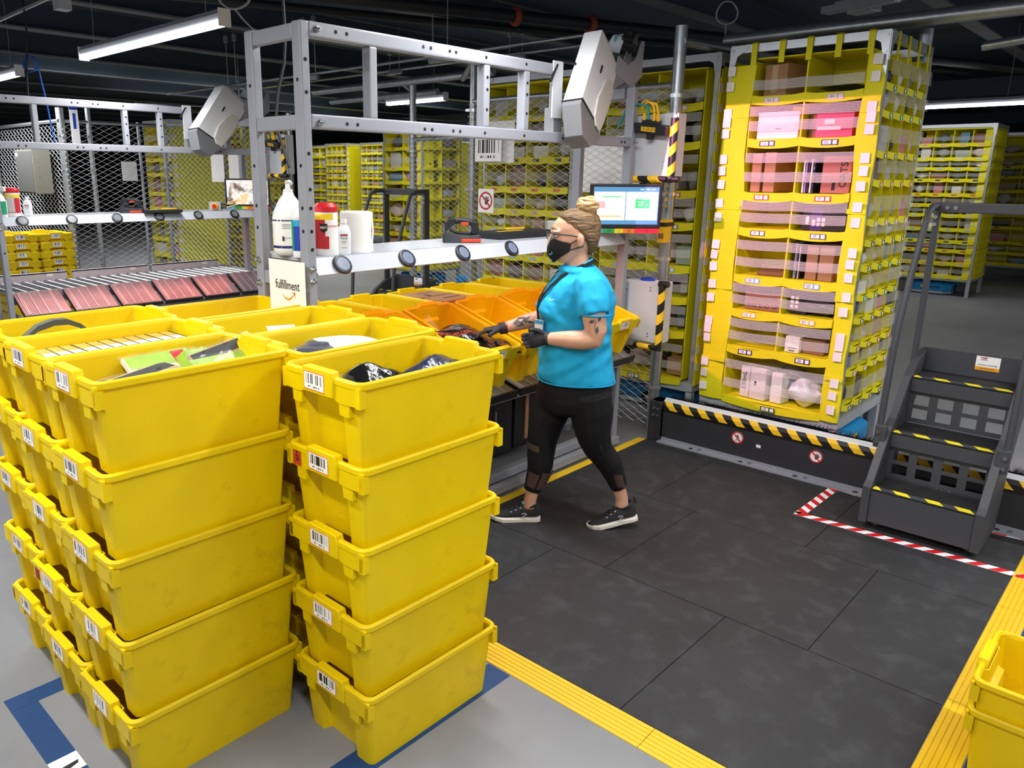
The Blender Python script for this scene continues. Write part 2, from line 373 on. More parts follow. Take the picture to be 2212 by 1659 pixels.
# horizontal fence rails behind the workstation
t = pipe('fence_rail', 'galvanised top rail running left from the pair of fence posts', 'pipe', [(5.42, 4.75, 2.75), (5.42, 7.4, 2.75)], .035, M_zinc)
obj('lower_rail', G().cyl((.2, .9, -.09), (.2, 2.6, -.09), .03, n=12), M_zinc, t, smooth=50); obj('coupling', G().beam((0, 1.2, 0), (.2, 1.2, -.09), .04, .04), M_zinc, t)
pipe('fence_rail', 'galvanised diagonal brace joining rail and fence post', 'pipe', [(5.42, 5.12, 2.72), (5.06, 4.68, 2.78)], .025, M_zinc)
# cable coils and drops
def coil(name, label, c, r, m, turns=3, rt=.006, drop=None):
    t = thing(name, label, 'cable', c); pts = []
    for k in range(turns * 20 + 1):
        a = 2 * math.pi * k / 20; pts.append(((r + .008 * math.sin(k * .7)) * math.cos(a) * .7, (r + .006 * math.cos(k)) * math.cos(a) * -.7, (r + .01 * math.sin(k * .3)) * math.sin(a)))
    obj('coil', G().tube(pts, rt, 6), m, t, smooth=60)
    if drop: obj('tail', G().tube([Vector(p) - Vector(c) for p in drop], rt, 6), m, t, smooth=60)
M_cabb = mat('blue_cable', '#1d5fc4', .5)
coil('cable_coil', 'blue cable coiled up under the ceiling at upper left', (2.7, 8.0, 2.82), .065, M_cabb, 4, .007, drop=[(2.75, 7.95, 2.8), (2.77, 7.97, 2.66), (2.79, 7.98, 2.55), (2.81, 8.0, 2.4), (2.83, 8.0, 2.15)])
coil('cable_coil', 'grey cable bundle looped at the top above the ladder frame', (2.73, 4.5, 2.93), .1, mat('grey_cable', '#8f9196', .5), drop=[(2.73, 4.5, 2.84), (2.78, 4.5, 2.79), (2.85, 4.5, 2.74), (2.95, 4.4, 2.7)])
coil('cable_coil', 'pale cable loop hanging near the top above the tall pod', (7.4, 3.6, 3.35), .1, mat('pale_cable', '#b9bbc0', .5), 2, drop=[(7.4, 3.6, 3.25), (7.4, 3.58, 2.6)])
for k, pts in enumerate(([(2.71, 8.0, 3.9), (2.7, 8.0, 3.1), (2.66, 8.0, 2.75), (2.645, 8.0, 2.5)], [(2.46, 3.6, 3.9), (2.463, 3.6, 2.75), (2.47, 3.6, 2.55), (2.455, 3.6, 2.42), (2.41, 3.6, 2.28), (2.385, 3.6, 2.12), (2.39, 3.5, 1.9)])):
    t = thing('hanging_cable', ('black cable dropping from the ceiling beside the blue coil', 'black cable dropping from the ceiling behind the grey ladder frame')[k], 'cable', pts[-1])
    obj('cable', G().tube([Vector(p) - Vector(pts[-1]) for p in pts], .009, 7), M_black, t, smooth=60)
pipe('conduit', 'short metal conduit at the upper left corner', 'conduit', [(2.745, 9.4, 3.3), (2.69, 6.9, 3.3)], .02, M_zinc)
t = thing('junction_box', 'small grey junction box on the beam beside the strip light', 'box', (3.4, 8.95, 3.5)); obj('box', G().box(-.07, .07, -.07, .07, 0, .1), M_lightgrey, t, bevel=.004)

# --- floor mat, edging, tapes
M_mat = mat('rubber_mat', '#2d2d2f', .62, var=.18, scale=2.6, bump=.12, bscale=220, spec=.35, scuff=('#515154', 8, .5, .8, .5))
t = thing('rubber_mat', 'black rubber anti-fatigue mat covering the walkway', 'mat')
rows = [(2.14, 2.983, (.385, 1.21, 2.125, 2.68)), (2.987, 3.903, (.385, .863, 1.828, 2.68)), (3.907, 4.84, (.385, 1.21, 2.125, 2.68))]
for x0, x1, ys in rows:
    for a, b in zip(ys, ys[1:]): obj('mat_tile', G().box(x0, x1, a + .002, b - .002, 0, .008), M_mat, t)
def edging(label, p0, d, side, L, n):
    t = thing('ramp_edging', label, 'edging', p0, math.atan2(d[1], d[0])); W = .118
    prof = [(0, 0)]
    for k in range(6):
        y = W * k / 6; zt = .003 + .006 * k / 5.
        prof += [(y + .001, zt), (y + W / 6 - .0035, zt + .001), (y + W / 6 - .0025, zt - .0022), (y + W / 6 - .0008, zt - .0022)]
    prof += [(W, 0)]
    if side < 0: prof = [(-y, z) for y, z in prof]
    g = G().prism(prof, 0, L / n - .003, 'x'); me = g.mesh('edging_section')
    for k in range(n): obj('edging_section', me, M_yel, t, loc=(k * L / n, 0, 0))
edging('yellow ribbed ramp edging along the front of the black mat', (2.02, 2.68, 0), (0, -1), 1, 2.42, 3)
edging('yellow ribbed ramp edging along the right side of the black mat', (2.14, .265, 0), (1, 0), 1, 2.72, 3)
M_tapeb = mat('blue_tape', '#053868', .55, var=.05); M_tapey = mat('yellow_tape', '#e8bc1e', .55)
def tape(label, x0, x1, y0, y1, m, z=.0012, name='floor_tape'): return tag(obj(name, G().box(x0, x1, y0, y1, 0, z), m), label, 'tape')
tape('blue floor tape running under the front tote stack', .95, 2.015, 1.62, 1.73, M_tapeb)
tape('blue floor tape beside the yellow edging on the right', 2.3, 4.9, .16, .262, M_tapeb)
tape('blue floor tape strip running towards the camera at lower left', .6, .69, 1.7, 2.745, M_tapeb)
tape('short blue floor tape leg forming the corner under the left totes', .6, .95, 2.747, 2.83, M_tapeb)
tape('yellow floor line beside the workstation', 2.6, 4.84, 2.69, 2.75, M_tapey)
tg = tag(obj('floor_sticker', G().box(.6, .69, 2.3, 2.39, .0014, .002).prism([(.615, 2.31), (.675, 2.33), (.68, 2.345), (.62, 2.34)], .002, .0024, 'z', 1), [M_whitep, M_print]), 'white sticker with black arrow on the blue tape at the bottom', 'sticker')
def haz_tape(label, p0, p1, w):
    p0 = Vector(p0); p1 = Vector(p1); d = (p1 - p0); L = d.length; t = thing('hazard_tape', label, 'tape', (p0.x, p0.y, .0082), math.atan2(d.y, d.x))
    M_tr = MATS.get('tape_red') or mat('tape_red', '#c8141f', .5); M_tw = MATS.get('tape_white') or mat('tape_white', '#eceef0', .5)
    obj('backing', G().box(0, L, -w / 2, w / 2, 0, .0008), M_tw, t)
    n = max(2, int(L / .09)); st = L / n
    me = G().prism([(0, -w / 2), (st * .5, -w / 2), (st * .5 + w * .8, w / 2), (w * .8, w / 2)], .0009, .0014, 'z').mesh('red_stripe')
    for k in range(n): 
        if (k + .5) * st + w * .8 <= L + .02: obj('red_stripe', me, M_tr, t, loc=(k * st, 0, 0))
haz_tape('red and white floor tape across the front of the steps', (4.3, 1.41), (4.34, .3), .055)
haz_tape('short red and white floor tape on the left of the steps', (4.3, 1.385), (4.86, 1.375), .055)
haz_tape('short red and white floor tape between the barrier and the steps', (4.845, 1.36), (4.83, 1.13), .055)
haz_tape('red and white floor tape on the right of the steps', (4.82, .56), (4.85, .3), .055)

# --- chain link fences
def chain(w, h, cell=.05, r=.0031):
    g = G(); n = int(w / cell); k = int(h / cell); off = [(r, 0), (-r * .5, r * .87), (-r * .5, -r * .87)]
    for c in range(n + 1):
        x = c * cell; rings = []
        for j in range(k * 2 + 1):
            sgn = 1 if (j + c) % 2 else -1
            px = x + sgn * cell * .52; py = sgn * r * .9 * (1 if c % 2 else -1)
            rings.append([(px + a, py + b, j * cell / 2) for a, b in off])
        g.loft(rings, False, False)
    return g.mesh('wire_mesh', fixn=False)
CH = {}
def fence(label, p0, p1, z0, z1, posts=(), rail=True, cell=.052, clampz=()):
    p0 = Vector(p0 + (0,)); p1 = Vector(p1 + (0,)); d = p1 - p0; L = d.length
    t = thing('chain_link_fence', label, 'fence', p0, math.atan2(d.y, d.x))
    key = (round(L, 2), round(z1 - z0, 2), cell)
    if key not in CH: CH[key] = chain(L, z1 - z0, cell, .0031 if cell < .06 else .0043)
    obj('wire_mesh', CH[key], M_wire, t, loc=(0, 0, z0), kind='stuff')
    if rail: obj('top_rail', G().cyl((0, .03, z1 - .03), (L, .03, z1 - .03), .022, n=10), M_zinc, t, smooth=50)
    for s, zt, r in posts:
        obj('post', G().cyl((s, .035, 0), (s, .035, zt), r, n=14), M_zinc, t, smooth=50)
        for cz in clampz: obj('clamp', G().cyl((s, .035, cz - .012), (s, .035, cz + .012), r + .005, n=12).box(s - .05, s, -.005, .01, cz - .01, cz + .01), M_alu, t)
    return t
fence('galvanised chain link fence between the main workstation and the pods', (5.003, 4.64), (5.003, 2.76), .06, 2.5, [(0, 2.77, .03), (1.88, 2.84, .042)], clampz=(.35, .8, 1.3, 1.75, 2.2, 2.4))
fence('chain link fence panel facing the camera behind the left workstation', (3.68, 10.1), (4.97, 10.1), .06, 2.5, [(0, 2.62, .045), (.33, 2.7, .03), (.95, 2.5, .02), (1.29, 2.5, .03)], clampz=(.7, 1.3, 1.9, 2.3), cell=.066)
fence('chain link fence panel receding at the far left', (3.68, 10.1), (3.68, 12.6), .06, 2.5, [(2.5, 2.5, .03)], cell=.066)
fence('chain link fence panel closing the right end of the left workstation', (4.97, 10.1), (4.97, 7.3), .06, 2.5, [(1.4, 2.5, .02), (2.8, 2.5, .03)], cell=.066)
fence('narrow chain link fence panel between two posts behind the shelf', (5.43, 5.84), (5.43, 5.0), .3, 2.24, [(0, 2.76, .034), (.84, 2.75, .034)], clampz=(1.25, 1.75, 2.1), cell=.045)
# ================================================================== totes
TL, TW, TH, TP = .62, .385, .275, .2555     # rim length, rim width, height, stacking pitch
def tote_meshes():
    def ring(hx, hy, nd, nw, z, r=.022, inset=0):
        hx -= inset; hy -= inset; pts = []
        def arc(cx, cy, a0):
            for k in range(4): a = a0 + k * math.pi / 6; pts.append((cx + r * math.cos(a), cy + r * math.sin(a), z))
        nwi = nw + inset * (1 if nd else 0)
        arc(hx - r, hy - r, 0)
        arc(-hx + r, hy - r, math.pi / 2)
        pts.extend([(-hx, nwi, z), (-hx + nd, nwi - .012, z), (-hx + nd, -nwi + .012, z), (-hx, -nwi, z)])
        arc(-hx + r, -hy + r, math.pi)
        arc(hx - r, -hy + r, 1.5 * math.pi)
        pts.extend([(hx, -nwi, z), (hx - nd, -nwi + .012, z), (hx - nd, nwi - .012, z), (hx, nwi, z)])
        return pts
    b = (.277, .163); tp = (.296, .181)
    def lerp(t): return b[0] + (tp[0] - b[0]) * t, b[1] + (tp[1] - b[1]) * t
    g = G(); rings = []
    for z in (0, .19): hx, hy = lerp(z / .262); rings.append(ring(hx, hy, .03, .092, z))
    hx, hy = lerp(.2 / .262); rings.append(ring(hx, hy, .012, .092, .2))
    hx, hy = lerp(.262 / .262); rings.append(ring(hx, hy, .012, .092, .262))
    rings.append(ring(hx, hy, .012, .092, .262, inset=.004))
    for z in (.2, ): hx, hy = lerp(z / .262); rings.append(ring(hx, hy, .012, .092, z, inset=.004))
    for z in (.19, .006): hx, hy = lerp(z / .262); rings.append(ring(hx, hy, .03, .092, z, inset=.004))
    g.loft(rings, True, True)
    body = g.mesh('body', smooth=28)
    # rim
    def rr(hx, hy, r, z):
        pts = []
        for cx, cy, a0 in ((hx - r, hy - r, 0), (-hx + r, hy - r, 1), (-hx + r, -hy + r, 2), (hx - r, -hy + r, 3)):
            for k in range(6): a = (a0 + k / 5) * math.pi / 2; pts.append((cx + r * math.cos(a), cy + r * math.sin(a), z))
        return pts
    X, Y = TL / 2, TW / 2
    g = G(); g.loft([rr(.291, .178, .024, .25), rr(X - .004, Y - .004, .034, .25), rr(X, Y, .036, .255), rr(X, Y, .036, .270), rr(X - .004, Y - .004, .034, .275), rr(.296, .182, .026, .275), rr(.291, .178, .024, .268), rr(.291, .178, .024, .25)], False, False)
    for s in (-1, 1):   # the deep skirts at both short ends
        def P(poly, x0, x1): g.prism([(p[0], p[1]) for p in poly], s * x0, s * x1, 'x')
        P([(-.186, .205), (-.1, .2), (-.06, .212), (.06, .212), (.1, .2), (.186, .205), (.19, .25), (.19, .262), (-.19, .262), (-.19, .25)], .3, .308)
        for y in (-1, 1):
            P([(y * .172, .2), (y * .19, .2), (y * .19, .25), (y * .172, .25)], .284, .308)
            P([(y * .095, .165), (y * .138, .165), (y * .142, .21), (y * .09, .21)], .289, .3055)
    rim = g.mesh('rim', smooth=30)
    hb = G().prism([(-.078, .262), (-.07, .289), (.07, .289), (.078, .262), (.074, .21), (-.074, .21)], -.3165, -.286, 'x').mesh('handle_block', bevel=.003, seg=1)
    return body, rim, hb
TB, TR, THB = tote_meshes()
LBL = label_mesh(.1, .056)
def tote(label, x, y, z, rz=0, group=None, m=None, lab=True, M=None, name='plastic_tote', side=-1, extra=None):
    m = m or M_tote
    t = thing(name, label, 'tote', (x, y, z), rz, group, M=M)
    for nm, me, q in (('body', TB, 0), ('rim', TR, 0), ('handle_block', THB, 0), ('handle_block', THB, 1)):
        o = bpy.data.objects.new(nm, me); link(o, t); o.rotation_euler = (0, 0, math.pi * q)
        if not me.materials: me.materials.append(M_tote)
        if m is not M_tote:
            o.material_slots[0].link = 'OBJECT'; o.material_slots[0].material = m
    if lab:
        for s in ((side,) if lab == 1 else (-1, 1)):
            obj('barcode_label', LBL, M_bar, t, M=basis((s * .3168, s * -.012 , .247), (0, s, 0), (0, 0, 1)))
    return t
def stack(x0, y0, labels, ms=None, dx=0, jit=.004, n=5, pitch=TP):
    out = []
    for k in range(n):
        out.append(tote(labels[k], x0 + TL / 2 + random.uniform(-jit, jit) + dx * (4 - k), y0 + TW / 2 + random.uniform(-jit, jit), k * pitch, random.uniform(-.006, .006), 'yellow totes in the big stacks', (ms or {}).get(k), lab=2))
    return out
lv = ('bottom tote', 'second tote from the floor', 'middle tote', 'second tote from the top', 'top tote')
def labels_for(where, top, extra=None):
    L = ['yellow plastic %s of %s' % (v, where) for v in lv]; L[4] = top
    for k, v in (extra or {}).items(): L[k] = v
    return L
sR = stack(1.303, 1.61, labels_for('the front stack nearest the black mat', 'yellow tote holding black and navy bags, top of the front stack', {3: 'yellow tote with a red hazard sticker on its rim, front stack'}), {0: M_tote2, 1: M_tote2})
sL = stack(.74, 2.03, labels_for('the stack at front left', 'yellow tote of wrapped green and brown cards, top of the front left stack'), {1: M_tote2, 0: M_tote2, 2: M_tote2}, pitch=.2625)
sL2 = stack(.747, 2.418, labels_for('the middle stack in the left column', 'yellow tote with a row of gold and white boxes', {1: 'second yellow tote from the floor with a dark red sticker'}), {0: M_tote2}, pitch=.2625)
sL3 = stack(.768, 2.806, labels_for('the rear stack in the left column', 'yellow tote with a dark grey bag handle at the left edge'), pitch=.2625)
sR2 = stack(1.412, 2.03, labels_for('the stack behind the front one', 'yellow tote filled with white and dark poly bags'))
sR3 = stack(1.405, 2.44, labels_for('the third stack in the right column', 'yellow tote with green packs and a white sheet inside'))
sR4 = stack(1.4, 2.86, labels_for('the rear stack in the right column', 'empty looking yellow tote at the back by the fulfillment sign'))
obj('hazard_sticker', G().box(-.022, .022, -.03, .03, 0, .0012), mat('sticker_red', '#c73a1c', .5), sR[3], M=basis((-.3082, .135, .236), (0, -1, 0), (0, 0, 1)), label='red sticker with black letters')
text('sticker_letters', 'HR', .03, basis((-.3097, .135, .236), (0, 0, -1), (0, -1, 0)), M_print, sR[3])
obj('hazard_sticker', G().box(-.02, .02, -.026, .026, 0, .0012), mat('sticker_dark_red', '#8d1526', .5), sL2[1], M=basis((-.3082, .135, .236), (0, -1, 0), (0, 0, 1)), label='torn dark red sticker')

# nested totes, right corner
def nested(x, y, n, rz, labf, grp, pitch=.1, lab=False, m=None):
    for k in range(n): tote(labf(k), x, y, k * pitch, rz, grp, m, lab=lab)
nested(2.79, -.032, 2, R(90), lambda k: ('yellow tote on the floor at the lower right corner', 'empty yellow tote nested on top at the lower right corner')[k], 'nested totes at the lower right corner', .105, lab=0, m=M_tote2)
nested(3.22, -.105, 2, R(90), lambda k: ('lower tote of the second pile beyond the right edge', 'upper tote of the second pile beyond the right edge')[k], 'nested totes at the lower right corner', .105, m=M_tote2)
# nested totes behind the left workstation
for c, (x, w) in enumerate(((2.94, 'left'), (3.33, 'right'))):
    for k in range(10):
        tote('yellow tote, %s from the floor in the %s nested column behind the left workstation' % ('first second third fourth fifth sixth seventh eighth ninth tenth'.split()[k], w), x, 9.99, k * .1, R(90) + random.uniform(-.02, .02), 'nested totes in the %s column behind the left workstation' % w, lab=1, m=M_tote2 if k % 3 == 0 else None, side=-1)

# ------------------------------------------------------------------ what lies in the totes
def pouch(name, label, cat, c, d, m, rz=0, tilt=(0, 0), group=None, seed=0, puff=1.0, crumple=.012, film=None, parts=()):
    """a soft bag: pillow shape with creases"""
    rnd = random.Random(seed); ph = [rnd.uniform(0, 6) for _ in range(6)]
    def srf(sign):
        def fn(u, v):
            x = (u - .5) * d[0]; y = (v - .5) * d[1]; e = (math.sin(math.pi * min(1, max(0, u)))**.55) * (math.sin(math.pi * v)**.55)
            z = sign * d[2] / 2 * e * puff + crumple * .55 * e * (math.sin(u * 9 + ph[0] + v * 4) + math.sin(v * 8 + ph[1] - u * 5) + .35 * abs(math.sin((u + v * .6) * 16 + ph[2])) + .3 * abs(math.sin((u - v) * 19 + ph[5])))
            x += crumple * .6 * math.sin(v * 11 + ph[3]); y += crumple * .6 * math.sin(u * 12 + ph[4]); return (x, y, z)
        return fn
    g = G(); g.grid(srf(1), 18, 18); g.grid(srf(-1), 18, 18)
    t = thing(name, label, cat, c, rz, group)
    t.rotation_euler = (tilt[0], tilt[1], rz)
    obj('bag', g, m, t, smooth=70, merge=True)
    if film:
        g2 = G(); g2.grid(lambda u, v: tuple(a * 1.06 for a in srf(1)(u, v)[:2]) + (srf(1)(u, v)[2] + .004,), 14, 14); obj('film', g2, film, t, smooth=80)
    return t
M_bagk = mat('black_glossy_film', '#141416', .2, bump=.9, bscale=22, spec=.6)
M_bagn = mat('navy_film', '#1c2340', .25, bump=.7, bscale=24)
M_bagw = mat('white_poly', '#e2e5e8', .35, bump=.5, bscale=18)
M_bagg = mat('grey_poly', '#8e9299', .3, bump=.2, bscale=25)
M_kraft = mat('kraft_card', '#b39a6c', .7)
M_lime = mat('lime_card', '#9cc23c', .5, var=.2, scale=20)
M_cream = mat('cream_card', '#e8dfc2', .6, var=.1, scale=25)
M_gold = mat('gold_box_print', '#d9a84a', .6, var=.25, scale=25)
zt = 4 * TP
# top of front stack
pouch('poly_bag', 'crumpled black poly bag in the front tote', 'bag', (1.53, 1.84, zt + .2), (.22, .17, .09), M_bagk, .5, (.1, -.1), seed=1)
pouch('poly_bag', 'navy and white packet lying in the front tote', 'bag', (1.75, 1.79, zt + .205), (.26, .12, .06), M_bagn, .25, (.2, -.15), seed=2, crumple=.007)
pouch('poly_bag', 'silver white wrapper at the near edge of the front tote', 'bag', (1.49, 1.72, zt + .2), (.16, .1, .03), M_bagw, .2, (.2, 0), seed=3, crumple=.006)
pouch('poly_bag', 'clear crinkled wrapper standing at the end of the front tote', 'bag', (1.45, 1.87, zt + .2), (.08, .1, .03), M_clear, .2, (0, 1.2), seed=4, crumple=.006)
pouch('poly_bag', 'dark bags filling the lower part of the front tote', 'bag', (1.62, 1.8, zt + .11), (.42, .27, .15), M_bagk, 0, seed=5)
# cards
def cardpack(label, c0, d, m, rot, band=None, film=True, group='wrapped card packs'):
    c = (c0[0] - .02, c0[1] - .105, c0[2] + .008)
    t = thing('card_pack', label, 'pack', c, group=group); t.rotation_euler = rot
    obj('card', G().box(-d[0]/2, d[0]/2, -d[1]/2, d[1]/2, -d[2]/2, d[2]/2), m, t, bevel=.002, seg=1)
    if band: obj('printed_band', G().box(-d[0]/2 + .005, d[0]/2 - .005, d[1]/2 * band[1], d[1]/2 * band[2], d[2]/2, d[2]/2 + .0008), band[0], t)
    if film:
        g = G().grid(lambda u, v: ((u - .5) * d[0] * 1.1, (v - .5) * d[1] * 1.1, d[2]/2 + .003 + .004 * math.sin(u * 19) * math.sin(v * 23)), 12, 12); obj('film', g, M_clear, t, smooth=80)
    return t
cardpack('brown card pack lying flat at the near end of the front left tote', (1.02, 2.33, zt + .215), (.26, .2, .02), M_kraft, (.12, -.05, .35), (M_print, .4, .9))
cardpack('brown wrapped pack with a dark edge in the front left tote', (.99, 2.36, zt + .19), (.24, .2, .03), M_kraft, (.05, .08, .1), (M_black, .3, 1))
cardpack('green and white wrapped pack with a red corner', (1.1, 2.44, zt + .225), (.22, .14, .02), M_cream, (.5, 0, .05), (M_lime, .1, .95))
obj('red_corner', G().box(.05, .095, .0, .06, .011, .0125), M_redp, bpy.data.objects['card_pack.002'])
cardpack('small green box pack beside the brown one in the front left tote', (1.2, 2.4, zt + .225), (.1, .1, .05), M_lime, (.9, .1, .3), (M_cream, -.7, .5))
cardpack('kraft pack with a dark photo panel leaning in the front left tote', (1.3, 2.36, zt + .222), (.26, .16, .016), M_kraft, (.75, -.1, .25), (M_print, .5, .95))
obj('photo_panel', G().box(-.1, .02, -.06, .045, .0088, .0098), mat('photo_print', '#5a4a5c', .4, var=.6, scale=40), bpy.data.objects['card_pack.004'])
cardpack('lime green pack propped under the photo pack', (1.27, 2.3, zt + .215), (.28, .14, .02), M_lime, (.6, .05, .3))
pouch('poly_bag', 'brown packs filling the bottom of the front left tote', 'bag', (1.07, 2.24, zt + .12), (.42, .27, .17), M_kraft, 0, seed=9, crumple=.004)
# row of boxes
for k in range(11):
    x = .835 + k * .0445
    t = thing('small_box', 'gold and white small box in the row, number %s from the left end' % ('one two three four five six seven eight nine ten eleven'.split()[k]), 'box', (x - .005, 2.629, zt + .036), R(1.5) * (k % 3 - 1), 'gold and white boxes in the tote')
    obj('carton', G().box(0, .041, -.15, .15, 0, .222), M_gold, t)
    obj('white_flap', G().box(.004, .037, -.13, .06, .222, .2232), M_whitep, t); obj('print_block', G().box(.012, .036, -.1, -.05, .2233, .2238).box(.006, .03, -.02, .005, .2233, .2238), mat('grey_print', '#3b3f4a', .6), t)
    obj('edge_line', G().box(.0405, .0425, -.15, .15, .04, .2237), M_print, t)
# grey handle
t = thing('tote_bag', 'dark grey bag whose flat handle arches out of the rear left tote', 'bag', (.98, 3.0, zt + .045))
obj('bag_body', G().box(-.14, .16, -.13, .1, 0, .17), mat('dark_grey_felt', '#55574f', .9, var=.1, scale=60), t, bevel=.02)
obj('handle', G().loft([[(x, -.02, z), (x, .02, z), (x * .93, .02, z + .022), (x * .93, -.02, z + .022)] for x, z in ((-.13, .16), (-.11, .2), (-.06, .235), (0, .25), (.05, .248), (.1, .225), (.14, .19), (.15, .16))]), MATS['dark_grey_felt'], t, smooth=50)
# white bags
pouch('poly_bag', 'dark garment in clear film in the second right tote', 'bag', (1.6, 2.22, zt + .2), (.24, .22, .08), M_bagn, .3, (.1, -.2), seed=11, film=M_clear)
pouch('poly_bag', 'white poly mailer lying on the right of the second tote', 'bag', (1.78, 2.2, zt + .22), (.26, .26, .06), M_bagw, -.2, (.05, .12), seed=12, crumple=.006)
pouch('poly_bag', 'white crumpled film along the near side of the second tote', 'bag', (1.62, 2.12, zt + .195), (.26, .1, .05), M_bagw, .1, seed=13)
pouch('poly_bag', 'poly bags filling the bottom of the second right tote', 'bag', (1.72, 2.22, zt + .1), (.42, .27, .14), M_bagg, 0, seed=14)
pouch('poly_bag', 'green printed pack lying in the third right tote', 'bag', (1.58, 2.6, zt + .17), (.26, .22, .03), M_lime, .1, seed=15, crumple=.004)
tag(obj('paper_sheet', G().grid(lambda u, v: (u * .16, v * .01 + .04 * u, v * .09), 6, 4), M_whitep, loc=(1.68, 2.62, zt + .17), rot=(-.5, 0, 0)), 'white sheet standing up in the third right tote', 'paper')
for k in range(2): pouch('poly_bag', ('small green and white packet at the far corner of the third tote', 'second small green and white packet in the third tote')[k], 'bag', (1.83 + .08 * k, 2.66, zt + .2), (.08, .06, .03), mat('mint_print', '#7fc7a4', .4, var=.3, scale=40), .3, seed=16 + k, crumple=.005)
pouch('poly_bag', 'packs filling the bottom of the third right tote', 'bag', (1.72, 2.63, zt + .09), (.42, .27, .13), M_bagg, 0, seed=18)
# ================================================================== workstations
M_shelf = mat('white_laminate', '#b9bcc4', .22, spec=.6)
M_hole = mat('bolt_hole_black', '#0c0c0e', .8)
M_tray = mat('tray_grey_metal', '#8f8c92', .3, .5, var=.3, scale=4)
M_glowb = mat('blue_led_ring', '#2f6bff', .3, emit=2.2)
M_btn = mat('button_grey', '#6f747c', .4)
def hz_tube(name, pts, r, parent, n=10, per=.11):
    """black tube with raised yellow diagonal bands"""
    o = obj(name, G().tube(pts, r, n), M_hazb, parent, smooth=50)
    a, b = Vector(pts[0]), Vector(pts[-1])
    if len(pts) == 2:
        d = b - a; L = d.length; d.normalize(); u = d.orthogonal().normalized(); w = d.cross(u); k = int(L / per)
        for i in range(k):
            s0 = (i + .25) * L / k; g = G(); n2 = 12; rr = r + .0012
            ra, rb = [], []
            for q in range(n2):
                an = 2 * math.pi * q / n2; off = (u * math.cos(an) + w * math.sin(an)); sh = r * 1.0 * math.sin(an)
                ra.append(a + d * (s0 + sh) + off * rr); rb.append(a + d * (s0 + sh + L / k * .5) + off * rr)
            g.loft([ra, rb], True, True); obj('yellow_band', g, M_hazy, o, smooth=50)
    return o
def bolt_at(p, n, parent, r=.012):
    g = G(); n = Vector(n).normalized(); p = Vector(p)
    g.cyl(p, p + n * .006, r * 1.25, n=10); g.cyl(p + n * .006, p + n * .014, r, n=6); g.cyl(p + n * .014, p + n * .03, r * .45, n=8); obj('bolt', g, M_chrome, parent)
